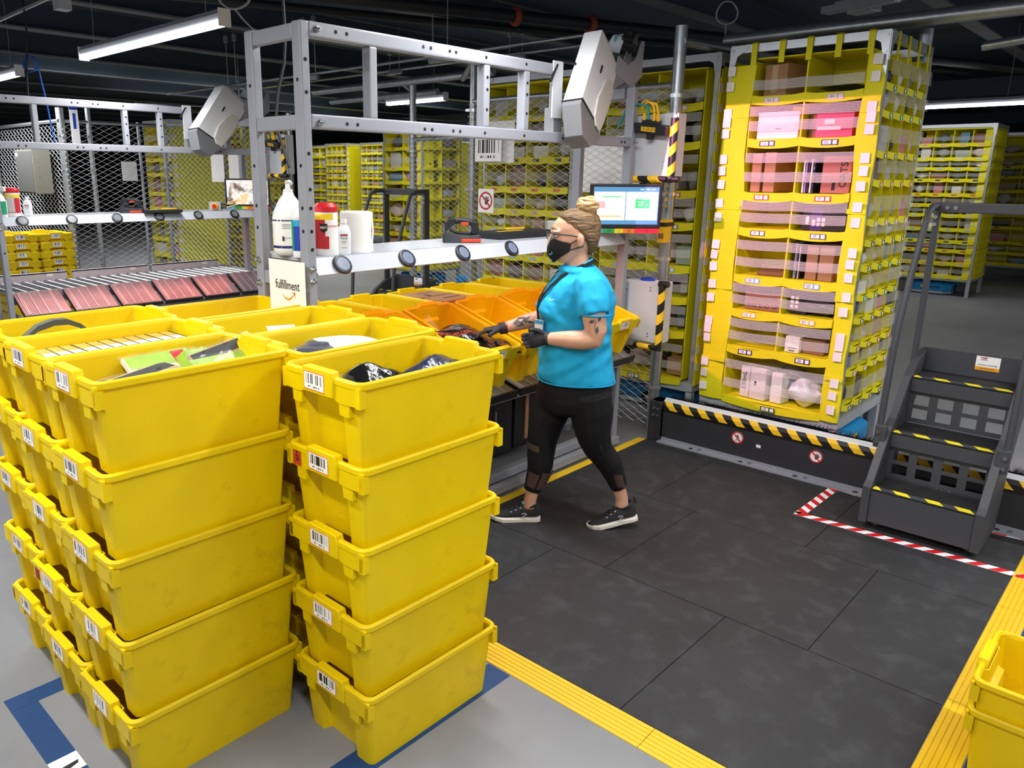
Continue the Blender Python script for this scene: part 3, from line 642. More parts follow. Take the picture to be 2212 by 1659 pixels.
def frame(dx, dy, label, holes=True):
    t = thing('workstation_frame', label, 'frame', (2.02 + dx, 2.87 + dy, 0)); O = Vector((2.02, 2.87, 0))
    def part(nm, x0, x1, y0, y1, z0, z1, m=M_grey, bev=.008): return obj(nm, G().box(x0 - O.x, x1 - O.x, y0 - O.y, y1 - O.y, z0, z1), m, t, bevel=bev)
    part('post', 2.013, 2.058, 2.83, 2.893, 0, 2.482); part('post', 2.013, 2.058, 3.197, 3.26, 0, 2.482)
    part('post', 4.62, 4.67, 2.83, 2.893, 0, 2.43); part('post', 4.57, 4.62, 3.197, 3.26, 0, 2.12)
    for z in (2.415, 2.05, 1.36): part('cross_beam', 2.015, 2.056, 2.893, 3.197, z, z + .062)
    part('cross_beam', 4.625, 4.695, 2.91, 3.3, 2.36, 2.43)
    part('top_rail', 2.058, 3.77, 2.832, 2.892, 2.422, 2.484); part('lower_rail', 2.058, 4.62, 2.832, 2.892, 2.055, 2.115)
    for x in (2.389, 3.163, 3.495, 4.2): part('rung', x, x + .045, 2.834, 2.89, 2.113, 2.422 if x < 3.7 else 2.3)
    part('bracket_plate', 3.74, 3.83, 2.826, 2.836, 2.19, 2.5, M_lightgrey, .002); part('bracket_plate', 3.77, 3.85, 2.836, 2.905, 2.1, 2.25, M_alu, .002)
    part('bracket_bar', 3.79, 3.83, 2.84, 2.89, 2.1, 2.46, M_alu, .004)
    hm = G().cyl((0, 0, 0), (0, -.0012, 0), .0085, n=8).mesh('bolt_hole')
    def hole(x, y, z, rot=None): obj('bolt_hole', hm, M_hole, t, loc=(x - O.x, y - O.y, z), rot=rot)
    for z, xs in ((2.455, (2.2, 2.26, 2.72, 2.77, 2.9, 2.945, 3.17, 3.5)), (2.082, (2.25, 2.31, 2.73, 2.78, 2.93, 2.98, 3.17, 3.5, 3.86, 3.91, 4.07, 4.12, 4.5, 4.54))):
        for x in xs: hole(x, 2.8318, z)
    for x in (3.185, 3.517): 
        for z in (2.2, 2.3, 2.36): hole(x, 2.8338, z)
    for z in (2.2, 2.33, 1.95, 1.8, 1.72, 1.62, 1.54, 1.2): hole(2.0355, 2.8298, z)
    for z in (2.25, 1.9, 1.72, 1.62): 
        hole(2.0128, 2.86, z, (0, 0, R(-90))); hole(2.0128, 3.228, z, (0, 0, R(-90)))
    for x, y, z in ((2.1, 2.83, 2.455), (2.1, 2.83, 2.08), (2.03, 2.83, 1.455), (2.03, 2.83, 1.4)): bolt_at((x - O.x, y - O.y, z), (0, -1, 0), t)
    for y in (2.862, 3.228):
        for z in (1.47, 1.36): bolt_at((2.013 - O.x, y - O.y, z), (-1, 0, 0), t)
    bolt_at((4.645 - O.x, 2.83 - O.y, 2.08), (0, -1, 0), t)
    # floor beams
    part('floor_beam', 2.06, 4.62, 2.84, 2.9, .05, .11); part('floor_beam', 2.02, 4.66, 3.86, 3.92, .05, .11)
    part('floor_beam', 2.0, 2.055, 2.893, 3.9, .05, .11); part('floor_beam', 4.62, 4.67, 2.893, 3.9, .05, .11); part('floor_beam', 3.3, 3.36, 2.9, 3.86, .05, .11)
    part('post', 1.985, 2.055, 3.86, 3.93, 0, .83); part('post', 4.61, 4.68, 3.86, 3.93, 0, .83)
    part('deck_beam', 2.06, 4.62, 2.98, 3.03, .73, .79); part('deck_beam', 2.06, 4.62, 3.87, 3.92, .73, .79)
    part('base_plate', 2.2, 4.5, 3.1, 3.8, .11, .125, M_greyd, .003)
    return t
fr1 = frame(0, 0, 'grey bolted steel ladder frame of the workstation in the middle')
DX2, DY2 = .03, 4.434
fr2 = frame(DX2, DY2, 'grey bolted steel ladder frame of the workstation at the left')

def shelf(dx, dy, label, lit):
    t = thing('shelf', label, 'shelf', (2.06 + dx, 2.84 + dy, 1.421)); 
    obj('deck', G().box(0, 2.56, .04, .46, .056, .076), M_shelf, t, bevel=.002)
    obj('front_lip', G().prism([(-.012, 0), (-.016, .004), (.034, .076), (.05, .076), (.05, .06), (.0, 0)], 0, 2.56, 'x'), M_shelf, t)
    ring = G().lathe([(.034, 0), (.046, .001), (.05, .006), (.048, .013), (.04, .017), (.033, .0155)], 28).mesh('ring', smooth=40)
    disc = G().lathe([(.0335, .014), (.033, .016), (.003, .017)], 28).mesh('lens', smooth=40)
    led = G()
    for k in range(28):
        if k % 4 != 3:
            a0, a1 = [2 * math.pi * (k + f) / 28 for f in (.05, .95)]
            led.add([(r * math.cos(a), r * math.sin(a), .0172) for r, a in ((.026, a0), (.0285, a0), (.0285, a1), (.026, a1))], [(0, 1, 2, 3)])
    ledm = led.mesh('led_ring')
    for k in range(6):
        x = .149 + .406 * k
        b = obj('button', ring, M_black, t, M=basis((x, .006, .037), (1, 0, 0), (0, .05, .072)))
        d = obj('button_lens', disc, M_btn, b)
        if lit: obj('led_ring', ledm, M_glowb, b)
    for k in range(6):   # red pick lights on the underside
        obj('indicator', G().box(.16 + .42 * k, .22 + .42 * k, .06, .09, .046, .0555), mat('red_led', '#ff3020', .3, emit=6), t)
    obj('support_channel', G().box(0, 2.56, .4, .44, .01, .055), M_grey, t)
    ld = bpy.data.lights.new('red_pick_lamp', 'AREA'); ld.shape = 'RECTANGLE'; ld.size = 2.3; ld.size_y = .06; ld.energy = 4.5; ld.color = (1, .16, .1); ld.spread = R(150)
    lo = link(bpy.data.objects.new('pick_lamp_glow', ld), t); lo.location = (1.28, .16, .03); lo.rotation_euler = (R(0), 0, 0)
    return t
shelf(0, 0, 'white shelf with blue lit round buttons along its lip', True)
shelf(DX2, DY2, 'white shelf with unlit grey buttons at the left workstation', False)

def rack(dx, dy, label, tilt, tlen):
    t = thing('conveyor_rack', label, 'conveyor', (2.08 + dx, 2.66 + dy, .69))
    rm = G().cyl((0, .36, .115), (0, 1.2, .115), .022, n=12).mesh('roller', smooth=50)
    for k in range(24): obj('roller', rm, M_zinc, t, loc=(.06 + k * .105, 0, 0))
    obj('side_rail', G().box(0, 2.52, .345, .36, .06, .145), M_greyd, t)
    for k in range(3): obj('back_rail', G().box(k * .85, k * .85 + .8, 1.2, 1.215, .06, .2).box(k * .85, k * .85 + .8, 1.2, 1.26, .19, .2), M_lightgrey, t); 
    for k in range(3): obj('rail_tag', G().box(k * .85 + .6, k * .85 + .66, 1.197, 1.2, .16, .19), M_whitep, t)
    c, s = math.cos(tilt), math.sin(tilt)
    g = G().box(0, .38, 0, tlen, -.012, 0); 
    g2 = G(); tm = g.mesh('tray'); rbm = G().box(-.004, .004, .01, tlen - .005, 0, .005).mesh('tray_rib'); em = G().box(-.003, .383, -.012, 0, -.035, .012 if tilt < .4 else .003).box(-.003, 0, 0, tlen, -.03, .002).box(.38, .383, 0, tlen, -.03, .002).mesh('tray_edge')
    for k in range(6):
        o = obj('tray', tm, M_tray, t, loc=(.01 + k * .42, .02, -.02 if tilt < .4 else -.015), rot=(tilt, 0, 0)); obj('tray_edge', em, M_black, o)
        for x in (.03, .045, .12, .2, .29, .305): obj('tray_rib', rbm, M_alu, o, loc=(x, 0, 0))
    for k in range(7): obj('tray_bracket', G().box(-.01 + k * .42, .012 + k * .42, .08, .36, -.06, -.03).box(-.01 + k * .42, .012 + k * .42, .3, .36, -.03, .1), M_zinc, t)
    obj('front_beam', G().box(0, 2.52, .1, .13, -.1, -.055), M_zinc, t)
    return t
rack(0, 0, 'roller conveyor rack with tilted trays under the main shelf', R(17), .34)
rack(DX2, DY2, 'empty roller conveyor rack with reddish tilted trays at the left', R(30.5), .325)

# totes on the rack of the main station
c17, s17 = math.cos(R(17)), math.sin(R(17))
fl = ['hidden front row tote at the left end of the rack', 'front row tote on the rack just behind the stacked totes', 'front row tote on the rack holding black bags', 'empty orange tinted front row tote left of the woman', 'front row tote on the rack behind the woman', 'front row tote at the right end of the rack, behind the woman']
for k in range(6):
    cx = 2.08 + .42 * k + .21
    Rm = Matrix.Rotation(R(17), 4, 'X') @ Matrix.Rotation(R(90), 4, 'Z')
    # base front edge at (y .74, z .665)
    cy = 2.755 + c17 * .277; cz = .69 + s17 * .277
    tt = tote(fl[k], 0, 0, 0, group='totes on the main conveyor rack', M=Matrix.Translation((cx, cy, cz)) @ Rm, lab=1, side=-1)
bl = ['back row tote at the left end of the rollers', 'second back row tote on the rollers', 'back row tote on the rollers left of the brown carton', 'back row tote on the rollers holding a brown carton', 'back row tote on the rollers with clear film inside', 'back row tote at the right end of the rollers']
for k in range(6):
    tote(bl[k], 2.325 + .405 * k, 3.245 + TL / 2, .828, R(90), 'totes on the main conveyor rack', lab=1, side=-1)
t = thing('carton', 'brown carton lying in the back row tote', 'box', (3.54, 3.56, .975), R(4)); obj('box', G().box(-.145, .145, -.2, .2, 0, .125), M_card, t, bevel=.003, seg=1); obj('tape_strip', G().box(-.15, .15, -.02, .02, .1252, .1256), M_cardd, t)
text('lettering', 'E', .08, basis((-.03, .05, .1262), (1, 0, 0), (0, 1, 0)), M_print, t); obj('print_line', G().box(-.05, .11, -.11, -.095, .1254, .1258).box(-.04, .1, .13, .14, .1254, .1258), M_print, t)
pouch('poly_bag', 'clear film bag lying in the back row tote', 'bag', (3.95, 3.5, 1.02), (.25, .3, .06), M_clear, .2, seed=22)
pouch('poly_bag', 'dark goods at the bottom of the back row tote left of the carton', 'bag', (3.13, 3.5, .9), (.28, .4, .08), M_cardd, .2, seed=23)
pouch('poly_bag', 'large black garment bag in the front row tote under the gloved hand', 'bag', (3.1, 2.86, .965), (.32, .36, .15), M_bagk, .4, (R(14), .1), seed=24)
pouch('poly_bag', 'second black garment bag at the near end of the front row tote', 'bag', (3.2, 2.76, .915), (.24, .18, .1), M_bagk, -.2, (R(14), -.1), seed=25)
pouch('poly_bag', 'clear film corner sticking up in the front row tote', 'bag', (3.03, 3.06, 1.0), (.14, .2, .03), M_clear, .6, (R(60), 0), seed=26)
# under rack equipment
t = thing('equipment_cabinet', 'black equipment cabinet under the conveyor rack', 'cabinet', (3.05, 3.0, .126)); obj('body', G().box(0, .62, 0, .5, 0, .47), M_blackm, t, bevel=.006)
obj('door', G().box(.02, .36, -.012, 0, .02, .45), M_black, t, bevel=.003); d = obj('door', G().box(.38, .6, -.012, 0, .02, .45), M_black, t, bevel=.003)
obj('door_handle', G().tube([(.42, -.014, .16), (.42, -.035, .17), (.42, -.035, .32), (.42, -.014, .33)], .005, 8), M_chrome, t); 
for x, z in ((.45, .1), (.45, .38), (.47, .38), (.46, .16), (.46, .33)): obj('screw', G().cyl((x, -.013, z), (x, -.017, z), .006, n=8), M_chrome, t)
obj('vent_row', G().box(.08, .3, -.0135, -.0125, .1, .104), M_lightgrey, t)
t = thing('equipment_cabinet', 'second black cabinet under the rack behind the front leg of the woman', 'cabinet', (3.72, 3.02, .126)); obj('body', G().box(0, .42, 0, .5, 0, .45), M_black, t, bevel=.006); obj('panel', G().box(.1, .13, -.012, 0, .05, .4), M_card, t)
t = thing('floor_bracket', 'grey floor beam with a small warning sticker beside the totes', 'bracket', (2.96, 2.74, .03)); obj('beam', G().box(0, 1.6, 0, .05, 0, .05), M_greyd, t, bevel=.005)
obj('warning_sticker', G().cyl((.03, -.0012, .025), (.03, 0, .025), .018, n=16), M_orange, t)

# ---- sign
M_sign = mat('sign_white', '#f4f2ee', .5)
t = thing('sign', 'white fulfillment sign with orange smile arrow on the frame', 'sign', (1.985, 2.96, 1.36)); obj('board', G().box(-.004, 0, -.14, .14, -.15, .127), M_sign, t)
B = lambda y, z: basis((-.0052, y, z), (0, -1, 0), (0, 0, 1))
o = text('lettering', 'fulfillment', .058, B(-.005, .015), M_print, t); o.scale = (.82, 1.05, 1)
# smile: crescent and arrow head, drawn in the board plane (local right = -y)
top, bot = [], []
for k in range(15):
    u = k / 14; x = -.058 + .12 * u; y = -.036 - .042 * math.sin(math.pi * (.08 + .84 * u)) ** 1.0 + .012 * u
    th = .012 * math.sin(math.pi * (.06 + .9 * u)); top.append((x, y + th * .5)); bot.append((x, y - th * .5))
def flat(poly): return G().add([(p[0], p[1], 0) for p in poly] + [(p[0], p[1], .0008) for p in poly], [])
g = G()
for k in range(14): g.hexa([(bot[k][0], bot[k][1], 0), (bot[k+1][0], bot[k+1][1], 0), (top[k+1][0], top[k+1][1], 0), (top[k][0], top[k][1], 0), (bot[k][0], bot[k][1], .001), (bot[k+1][0], bot[k+1][1], .001), (top[k+1][0], top[k+1][1], .001), (top[k][0], top[k][1], .001)])
g.prism([(.04, -.032), (.045, -.026), (.072, -.027), (.074, -.03)], 0, .001); g.prism([(.074, -.03), (.072, -.027), (.064, -.06), (.066, -.062)], 0, .001); g.prism([(.062, -.027), (.074, -.027), (.068, -.048), (.063, -.046)], 0, .001)
obj('smile_arrow', g, M_orange, t, M=B(-.008, .008) @ Matrix.Diagonal((.78, .78, 1, 1)))

# ---- things on the main shelf
ZS = 1.4975
def arc_label(r, z0, z1, a0, a1, n=10, out=.0008):
    g = G(); g.grid(lambda u, v: ((r + out) * math.cos(a0 + (a1 - a0) * u), (r + out) * math.sin(a0 + (a1 - a0) * u), z0 + (z1 - z0) * v), n, 1); return g
def face_text(name, s, size, r, z, ang, m, parent, dx=0):
    n = Vector((math.cos(ang), math.sin(ang), 0)); rt = Vector((0, 0, 1)).cross(n)
    text(name, s, size, basis(n * (r + .0018) + rt * dx + Vector((0, 0, z)), rt, (0, 0, 1)), m, parent)
CA = math.atan2(-2.9, -2.2)    # towards the viewer's side of the aisle
def jug(c, label):
    t = thing('pump_jug', label, 'bottle', c, 0, None)
    obj('body', G().lathe([(.06, 0), (.074, .012), (.077, .03), (.077, .17), (.072, .195), (.045, .25), (.026, .275), (.024, .285)], 28), M_plasw, t, smooth=40)
    obj('blue_band', arc_label(.077, .035, .047, CA - 1.5, CA + 1.5), mat('navy_print', '#1d2b6b', .5), t); obj('blue_band', arc_label(.0768, .158, .164, CA - 1.5, CA + 1.5), MATS['navy_print'], t)
    obj('label_print', G().box(-.0005, .0005, -.03, .01, .072, .074).box(-.0005, .0005, -.03, .01, .064, .0655).box(-.0005, .0005, -.03, .01, .056, .0575).box(-.0005, .0005, -.03, -.02, .0, .02).box(-.0005, .0005, -.015, .01, .012, .0135), MATS['grey_print'], t, M=Matrix.Translation(Vector((math.cos(CA), math.sin(CA), 0)) * .0776 + Vector((0, 0, .07))) @ Matrix.Rotation(CA, 4, 'Z'))
    obj('pump', G().cyl((0, 0, .283), (0, 0, .3), .022, n=16).cyl((0, 0, .3), (0, 0, .322), .012, n=10).tube([(0, 0, .322), (-.012, -.01, .332), (.03, .028, .333), (.05, .046, .325)], .009, 8), M_plasw, t, smooth=45)
    return t
jug((2.09, 3.08, ZS), 'white gallon pump jug standing on the shelf between the posts')
def canister(c, label, r, h, lid, body_lab, spin=0, lidh=.04):
    t = thing('wipes_canister', label, 'canister', c)
    obj('body', G().lathe([(r * .95, 0), (r, .006), (r, .03), (r * .985, .034), (r * .985, h - lidh - .01), (r * .95, h - lidh)], 26), M_plasw, t, smooth=40)
    obj('lid', G().lathe([(r * .97, h - lidh - .002), (r * 1.03, h - lidh), (r * 1.03, h - lidh * .45), (r * .82, h - .006), (r * .7, h)], 26), lid, t, smooth=40)
    for q, (z0, z1, a0, a1, m) in enumerate(body_lab): obj('label_area', arc_label(r, z0, z1, CA + a0 + spin, CA + a1 + spin, out=.0008 + .0006 * q), m, t)
    return t
canister((2.075, 2.955, ZS), 'white, blue and green wipes canister half hidden by the post', .047, .215, M_plasw, [(.03, .165, -.9, .7, M_blued), (.14, .168, -.91, .72, mat('light_blue_print', '#27a4dc', .5)), (.03, .168, -1.5, -.9, M_green)])
t = canister((2.21, 2.955, ZS), 'wipes canister with red lid and red and yellow label', .054, .24, M_red, [(.03, .19, -1.6, 1.2, M_whitep), (.165, .192, -1.6, .6, mat('yellow_print', '#f3cf1c', .5)), (.032, .165, -1.6, -.1, M_redp), (.032, .09, -.1, .2, M_redp)])
obj('badge', G().prism([(.0, -.02), (.018, -.006), (.018, .022), (-.018, .022), (-.018, -.006)], 0, .001), M_print, t, M=basis((math.cos(CA - .22) * .0572, math.sin(CA - .22) * .0572, .125), (-math.sin(CA - .22), math.cos(CA - .22), 0), (0, 0, 1)))
face_text('lettering', 'sani', .022, .0572, .132, CA - .22, M_whitep, t); face_text('lettering', 'SANITIZING', .012, .0545, .135, CA + .5, M_redp, t)
def pbottle(c, label):
    t = thing('sanitizer_bottle', label, 'bottle', c)
    obj('body', G().loft([[(a * .033 * s, b * .022 * s, z) for a, b in ((1, .6), (.6, 1), (-.6, 1), (-1, .6), (-1, -.6), (-.6, -1), (.6, -1), (1, -.6))] for s, z in ((.95, 0), (1, .006), (1, .1), (.8, .125), (.42, .138), (.4, .145))]), mat('frosted_bottle', '#eef0f3', .25), t, rot=(0, 0, CA + R(90)), smooth=35)
    obj('cap', G().cyl((0, 0, .144), (0, 0, .163), .0155, n=16), M_plasw, t); n = Vector((math.cos(CA), math.sin(CA), 0)); rt = Vector((0, 0, 1)).cross(n)
    obj('label_area', G().box(-.017, .017, .012, .1, 0, .0008), M_whitep, t, M=basis(n * .0222, rt, (0, 0, 1))); obj('red_stripe', G().box(-.018, .018, .086, .094, .001, .0014), mat('crimson_print', '#9c1738', .5), t, M=basis(n * .0222, rt, (0, 0, 1)))
    text('lettering', 'Purell', .014, basis(n * .0236 + Vector((0, 0, .076)), rt, (0, 0, 1)), MATS['navy_print'], t); obj('print_line', G().box(-.012, .012, .06, .062, .001, .0014).box(-.01, .01, .052, .054, .001, .0014).box(-.013, .013, .03, .032, .001, .0014), MATS['grey_print'], t, M=basis(n * .0222, rt, (0, 0, 1)))
    return t
pbottle((2.295, 2.935, ZS), 'clear hand sanitizer bottle in front of the paper towel roll')
t = thing('paper_towel_roll', 'white paper towel roll on the main shelf', 'paper roll', (2.405, 2.98, ZS)); prof = [(.02, 0), (.074, 0)]
for k in range(19): prof += [(.076, .004 + k * .01), (.0752, .0085 + k * .01)]
obj('roll', G().lathe(prof + [(.074, .195), (.02, .195)], 32), mat('paper_towel', '#f1efec', .9), t, smooth=60); obj('core', G().lathe([(.0205, .1), (.0205, .1955), (.018, .1955), (.018, .1)], 18), M_card, t)
obj('loose_sheet', G().grid(lambda u, v: (.05 + .035 * u, -.06 + .03 * u + .004 * math.sin(v * 9), .002 + .19 * v), 4, 8), MATS['paper_towel'], t, smooth=60)
M_or = mat('scanner_orange', '#d8401f', .4)
def scanner(c, rz, label):
    t = thing('barcode_scanner', label, 'scanner', c, rz)
    obj('dock', G().loft([[(x, -w, z0), (x, w, z0), (x, w * .8, z1), (x, -w * .8, z1)] for x, w, z0, z1 in ((-.1, .03, 0, .045), (-.09, .04, 0, .062), (-.05, .045, 0, .05), (.04, .045, 0, .038), (.1, .045, 0, .045), (.11, .04, 0, .043))]), mat('dock_grey', '#2b2d32', .5), t, bevel=.004)
    obj('orange_trim', G().box(.0, .112, -.047, .047, .004, .022), M_or, t, bevel=.004)
    obj('head', G().loft([[(x, -w, z - h), (x, w, z - h), (x, w, z + h), (x, -w, z + h)] for x, w, z, h in ((-.088, .026, .085, .026), (-.075, .033, .1, .032), (-.045, .033, .118, .022), (-.03, .028, .12, .014))]), M_black, t, bevel=.008)
    obj('handle', G().tube([(-.045, 0, .118), (.0, 0, .122), (.05, 0, .115), (.075, 0, .1), (.088, 0, .06)], [.018, .017, .018, .02, .022], 10), M_blackm, t, smooth=50)
    obj('battery', G().box(.062, .1, -.024, .024, .045, .115), M_black, t, bevel=.006); obj('orange_grip', G().box(.0, .045, -.019, .019, .095, .113).box(-.08, -.066, -.028, .028, .1, .128), M_or, t, bevel=.005)
    obj('trigger_bar', G().tube([(-.06, 0, .07), (-.02, 0, .055), (.04, 0, .05), (.08, 0, .05)], .008, 8), M_blackm, t)
    return t
scanner((3.2, 3.03, ZS), R(-40), 'black and orange barcode scanner in its dock on the main shelf')
scanner((3.25, 7.42, ZS), R(-40), 'black and orange barcode scanner in its dock on the left shelf')
def pad(c, d, rz, label):
    t = thing('foam_pad', label, 'pad', c, rz); obj('foam', G().box(-d[0]/2, d[0]/2, -d[1]/2, d[1]/2, 0, d[2]), M_rubber, t, bevel=.008)
    obj('yellow_edge', G().box(-d[0]/2 + .06, d[0]/2 - .2, -d[1]/2 + .06, -d[1]/2 + .09, d[2], d[2] + .001).box(0, .15, d[1]/2 - .05, d[1]/2 - .02, d[2], d[2] + .01), M_hazy, t)
pad((3.74, 3.08, ZS), (.48, .2, .042), R(-2), 'black foam pad with yellow marks on the main shelf')
pad((3.5, 7.3, ZS), (.36, .14, .03), R(-8), 'black flat tray beside the scanner on the left shelf')
def estop(c, rz, label):
    t = thing('emergency_stop', label, 'switch', c, rz); obj('housing', G().box(-.06, .06, -.04, .04, 0, .09), mat('grey_abs', '#9fa3a8', .5), t, bevel=.006)
    obj('yellow_collar', G().cyl((0, -.04, .045), (0, -.062, .045), .036, .033, n=20), M_hazy, t, smooth=40); obj('red_button', G().cyl((0, -.062, .045), (0, -.078, .045), .019, .023, n=18), M_red, t, smooth=40)
    for k in (0, 1): obj('cable_gland', G().cyl((.06, 0, .03 + .035 * k), (.11, 0, .03 + .035 * k), .011, n=10), M_black, t); obj('yellow_cable', G().tube([(.11, 0, .03 + .035 * k), (.16, .01, .045 + .04 * k), (.22, .03, .06 + .04 * k)], .006, 7), M_yelc, t)
estop((4.08, 3.02, ZS), R(-42), 'grey and yellow emergency stop beside the black pad')
estop((4.13, 7.4, ZS), R(-40), 'grey and yellow emergency stop on the left shelf')
# left shelf cleaning things
t = thing('spray_bottle', 'green and white spray bottle cut by the left edge', 'bottle', (2.115, 7.37, ZS)); obj('body', G().lathe([(.045, 0), (.047, .01), (.047, .13), (.02, .19), (.016, .21)], 20), M_plasw, t, smooth=40); obj('label_area', arc_label(.047, .02, .13, CA - 1.4, CA + 1.4), M_green, t)
obj('trigger_head', G().box(-.02, .05, -.016, .016, .21, .25).box(-.05, -.02, -.012, .012, .225, .25), M_plasw, t, bevel=.005, rot=(0, 0, R(-40))); obj('trigger', G().tube([(-.035, 0, .225), (-.045, 0, .2), (-.04, 0, .18)], .007, 7), mat('green_plastic', '#138a4c', .4), t, rot=(0, 0, R(-40)))
t = canister((2.22, 7.4, ZS), 'red lidded wipes canister on the left shelf', .057, .24, M_red, [(.03, .18, -1.5, 1.5, M_redp), (.155, .185, -1.5, 1.5, MATS['yellow_print']), (.035, .165, -.55, .55, mat('silver_print', '#c9c4c4', .4))])
pbottle((2.34, 7.42, ZS), 'hand sanitizer bottle on the left shelf')

# ---- monitors
def monitor(c, label, rz, photo=False):
    t = thing('monitor', label, 'monitor', c, rz)     # local: -y faces the viewer
    obj('bezel', G().box(-.235, .235, 0, .03, -.14, .145), M_black, t, bevel=.008)
    if not photo:
        obj('screen', G().box(-.212, .212, -.002, 0, -.112, .125), M_screen, t); obj('header_bar', G().box(-.212, .212, -.003, -.002, .095, .125).box(-.212, .212, -.003, -.002, -.112, -.085).box(-.006, 0, -.003, -.002, -.085, .095).box(-.212, -.208, -.003, -.002, -.085, .095).box(.206, .212, -.003, -.002, -.085, .095), M_scrblue, t)
        obj('green_tile', G().box(.06, .155, -.0035, -.002, -.01, .05), M_scrgreen, t); obj('green_bar', G().box(-.155, -.035, -.0035, -.002, .06, .067), M_scrgreen, t)
        obj('pink_tile', G().box(-.19, -.135, -.0035, -.002, -.01, .035), M_scrred, t); obj('orange_bar', G().box(-.2, -.03, -.0035, -.002, -.065, -.055), M_scror, t)
        text('lettering', '27', .038, basis((.095, -.0045, .02), (1, 0, 0), (0, 0, 1)), M_screen, t); text('lettering', 's', .02, basis((.135, -.0045, .014), (1, 0, 0), (0, 0, 1)), M_screen, t); text('lettering', 'Stow Item', .026, basis((.108, -.0036, .072), (1, 0, 0), (0, 0, 1)), mat('pale_text', '#c9d2da', .4, emit=.4), t)
        for x in (.1, .14, .175): obj('header_mark', G().box(x - .012, x + .012, -.0036, -.003, .108, .112), M_screen, t)
    else:
        m = bpy.data.materials.new('warehouse_picture'); m.use_nodes = True; nt = m.node_tree; b = nt.nodes['Principled BSDF']; tc = nt.nodes.new('ShaderNodeTexCoord'); n = nt.nodes.new('ShaderNodeTexNoise'); n.inputs['Scale'].default_value = 9; r = nt.nodes.new('ShaderNodeValToRGB')
        for pos, hx in ((.38, '#7a6250'), (.46, '#d8cfc6'), (.52, '#f6f4f2'), (.62, '#f1c98a')):
            e = r.color_ramp.elements.new(pos); e.color = lin(hx)
        nt.links.new(tc.outputs['Object'], n.inputs[0]); nt.links.new(n.outputs[0], r.inputs[0]); nt.links.new(r.outputs[0], b.inputs['Emission Color']); b.inputs['Emission Strength'].default_value = .9; b.inputs['Base Color'].default_value = (.02, .02, .02, 1)
        obj('screen', G().box(-.215, .215, -.002, 0, -.12, .128), m, t)
    x = -.225
    for k, (w, hx, s) in enumerate(((.08, '#4a9fe0', '5'), (.08, '#2f9a4c', '14'), (.055, '#f2cf1a', '11'), (.075, '#ec7a1e', '9'), (.16, '#d3182c', '6'))):
        p = obj('strip_tile', G().box(x, x + w, -.004, .0, -.168, -.14), mat('strip_%d' % k, hx, .5), t); text('number', s, .022, basis((x + w / 2, -.005, -.154), (1, 0, 0), (0, 0, 1)), M_print, p); x += w
    obj('mount_arm', G().beam((.06, .03, 0), (.1, .1, 0), .06, .06).box(.05, .15, .08, .1, -.06, .06), M_greyd, t)
    return t
monitor((4.46, 2.745, 1.675), 'monitor showing a stowing screen with a green tile, on the end post', R(-44.5))
monitor((4.46 + .0, 2.745 + 4.57, 1.675), 'monitor with a warehouse picture at the left workstation', R(-44.5), True)

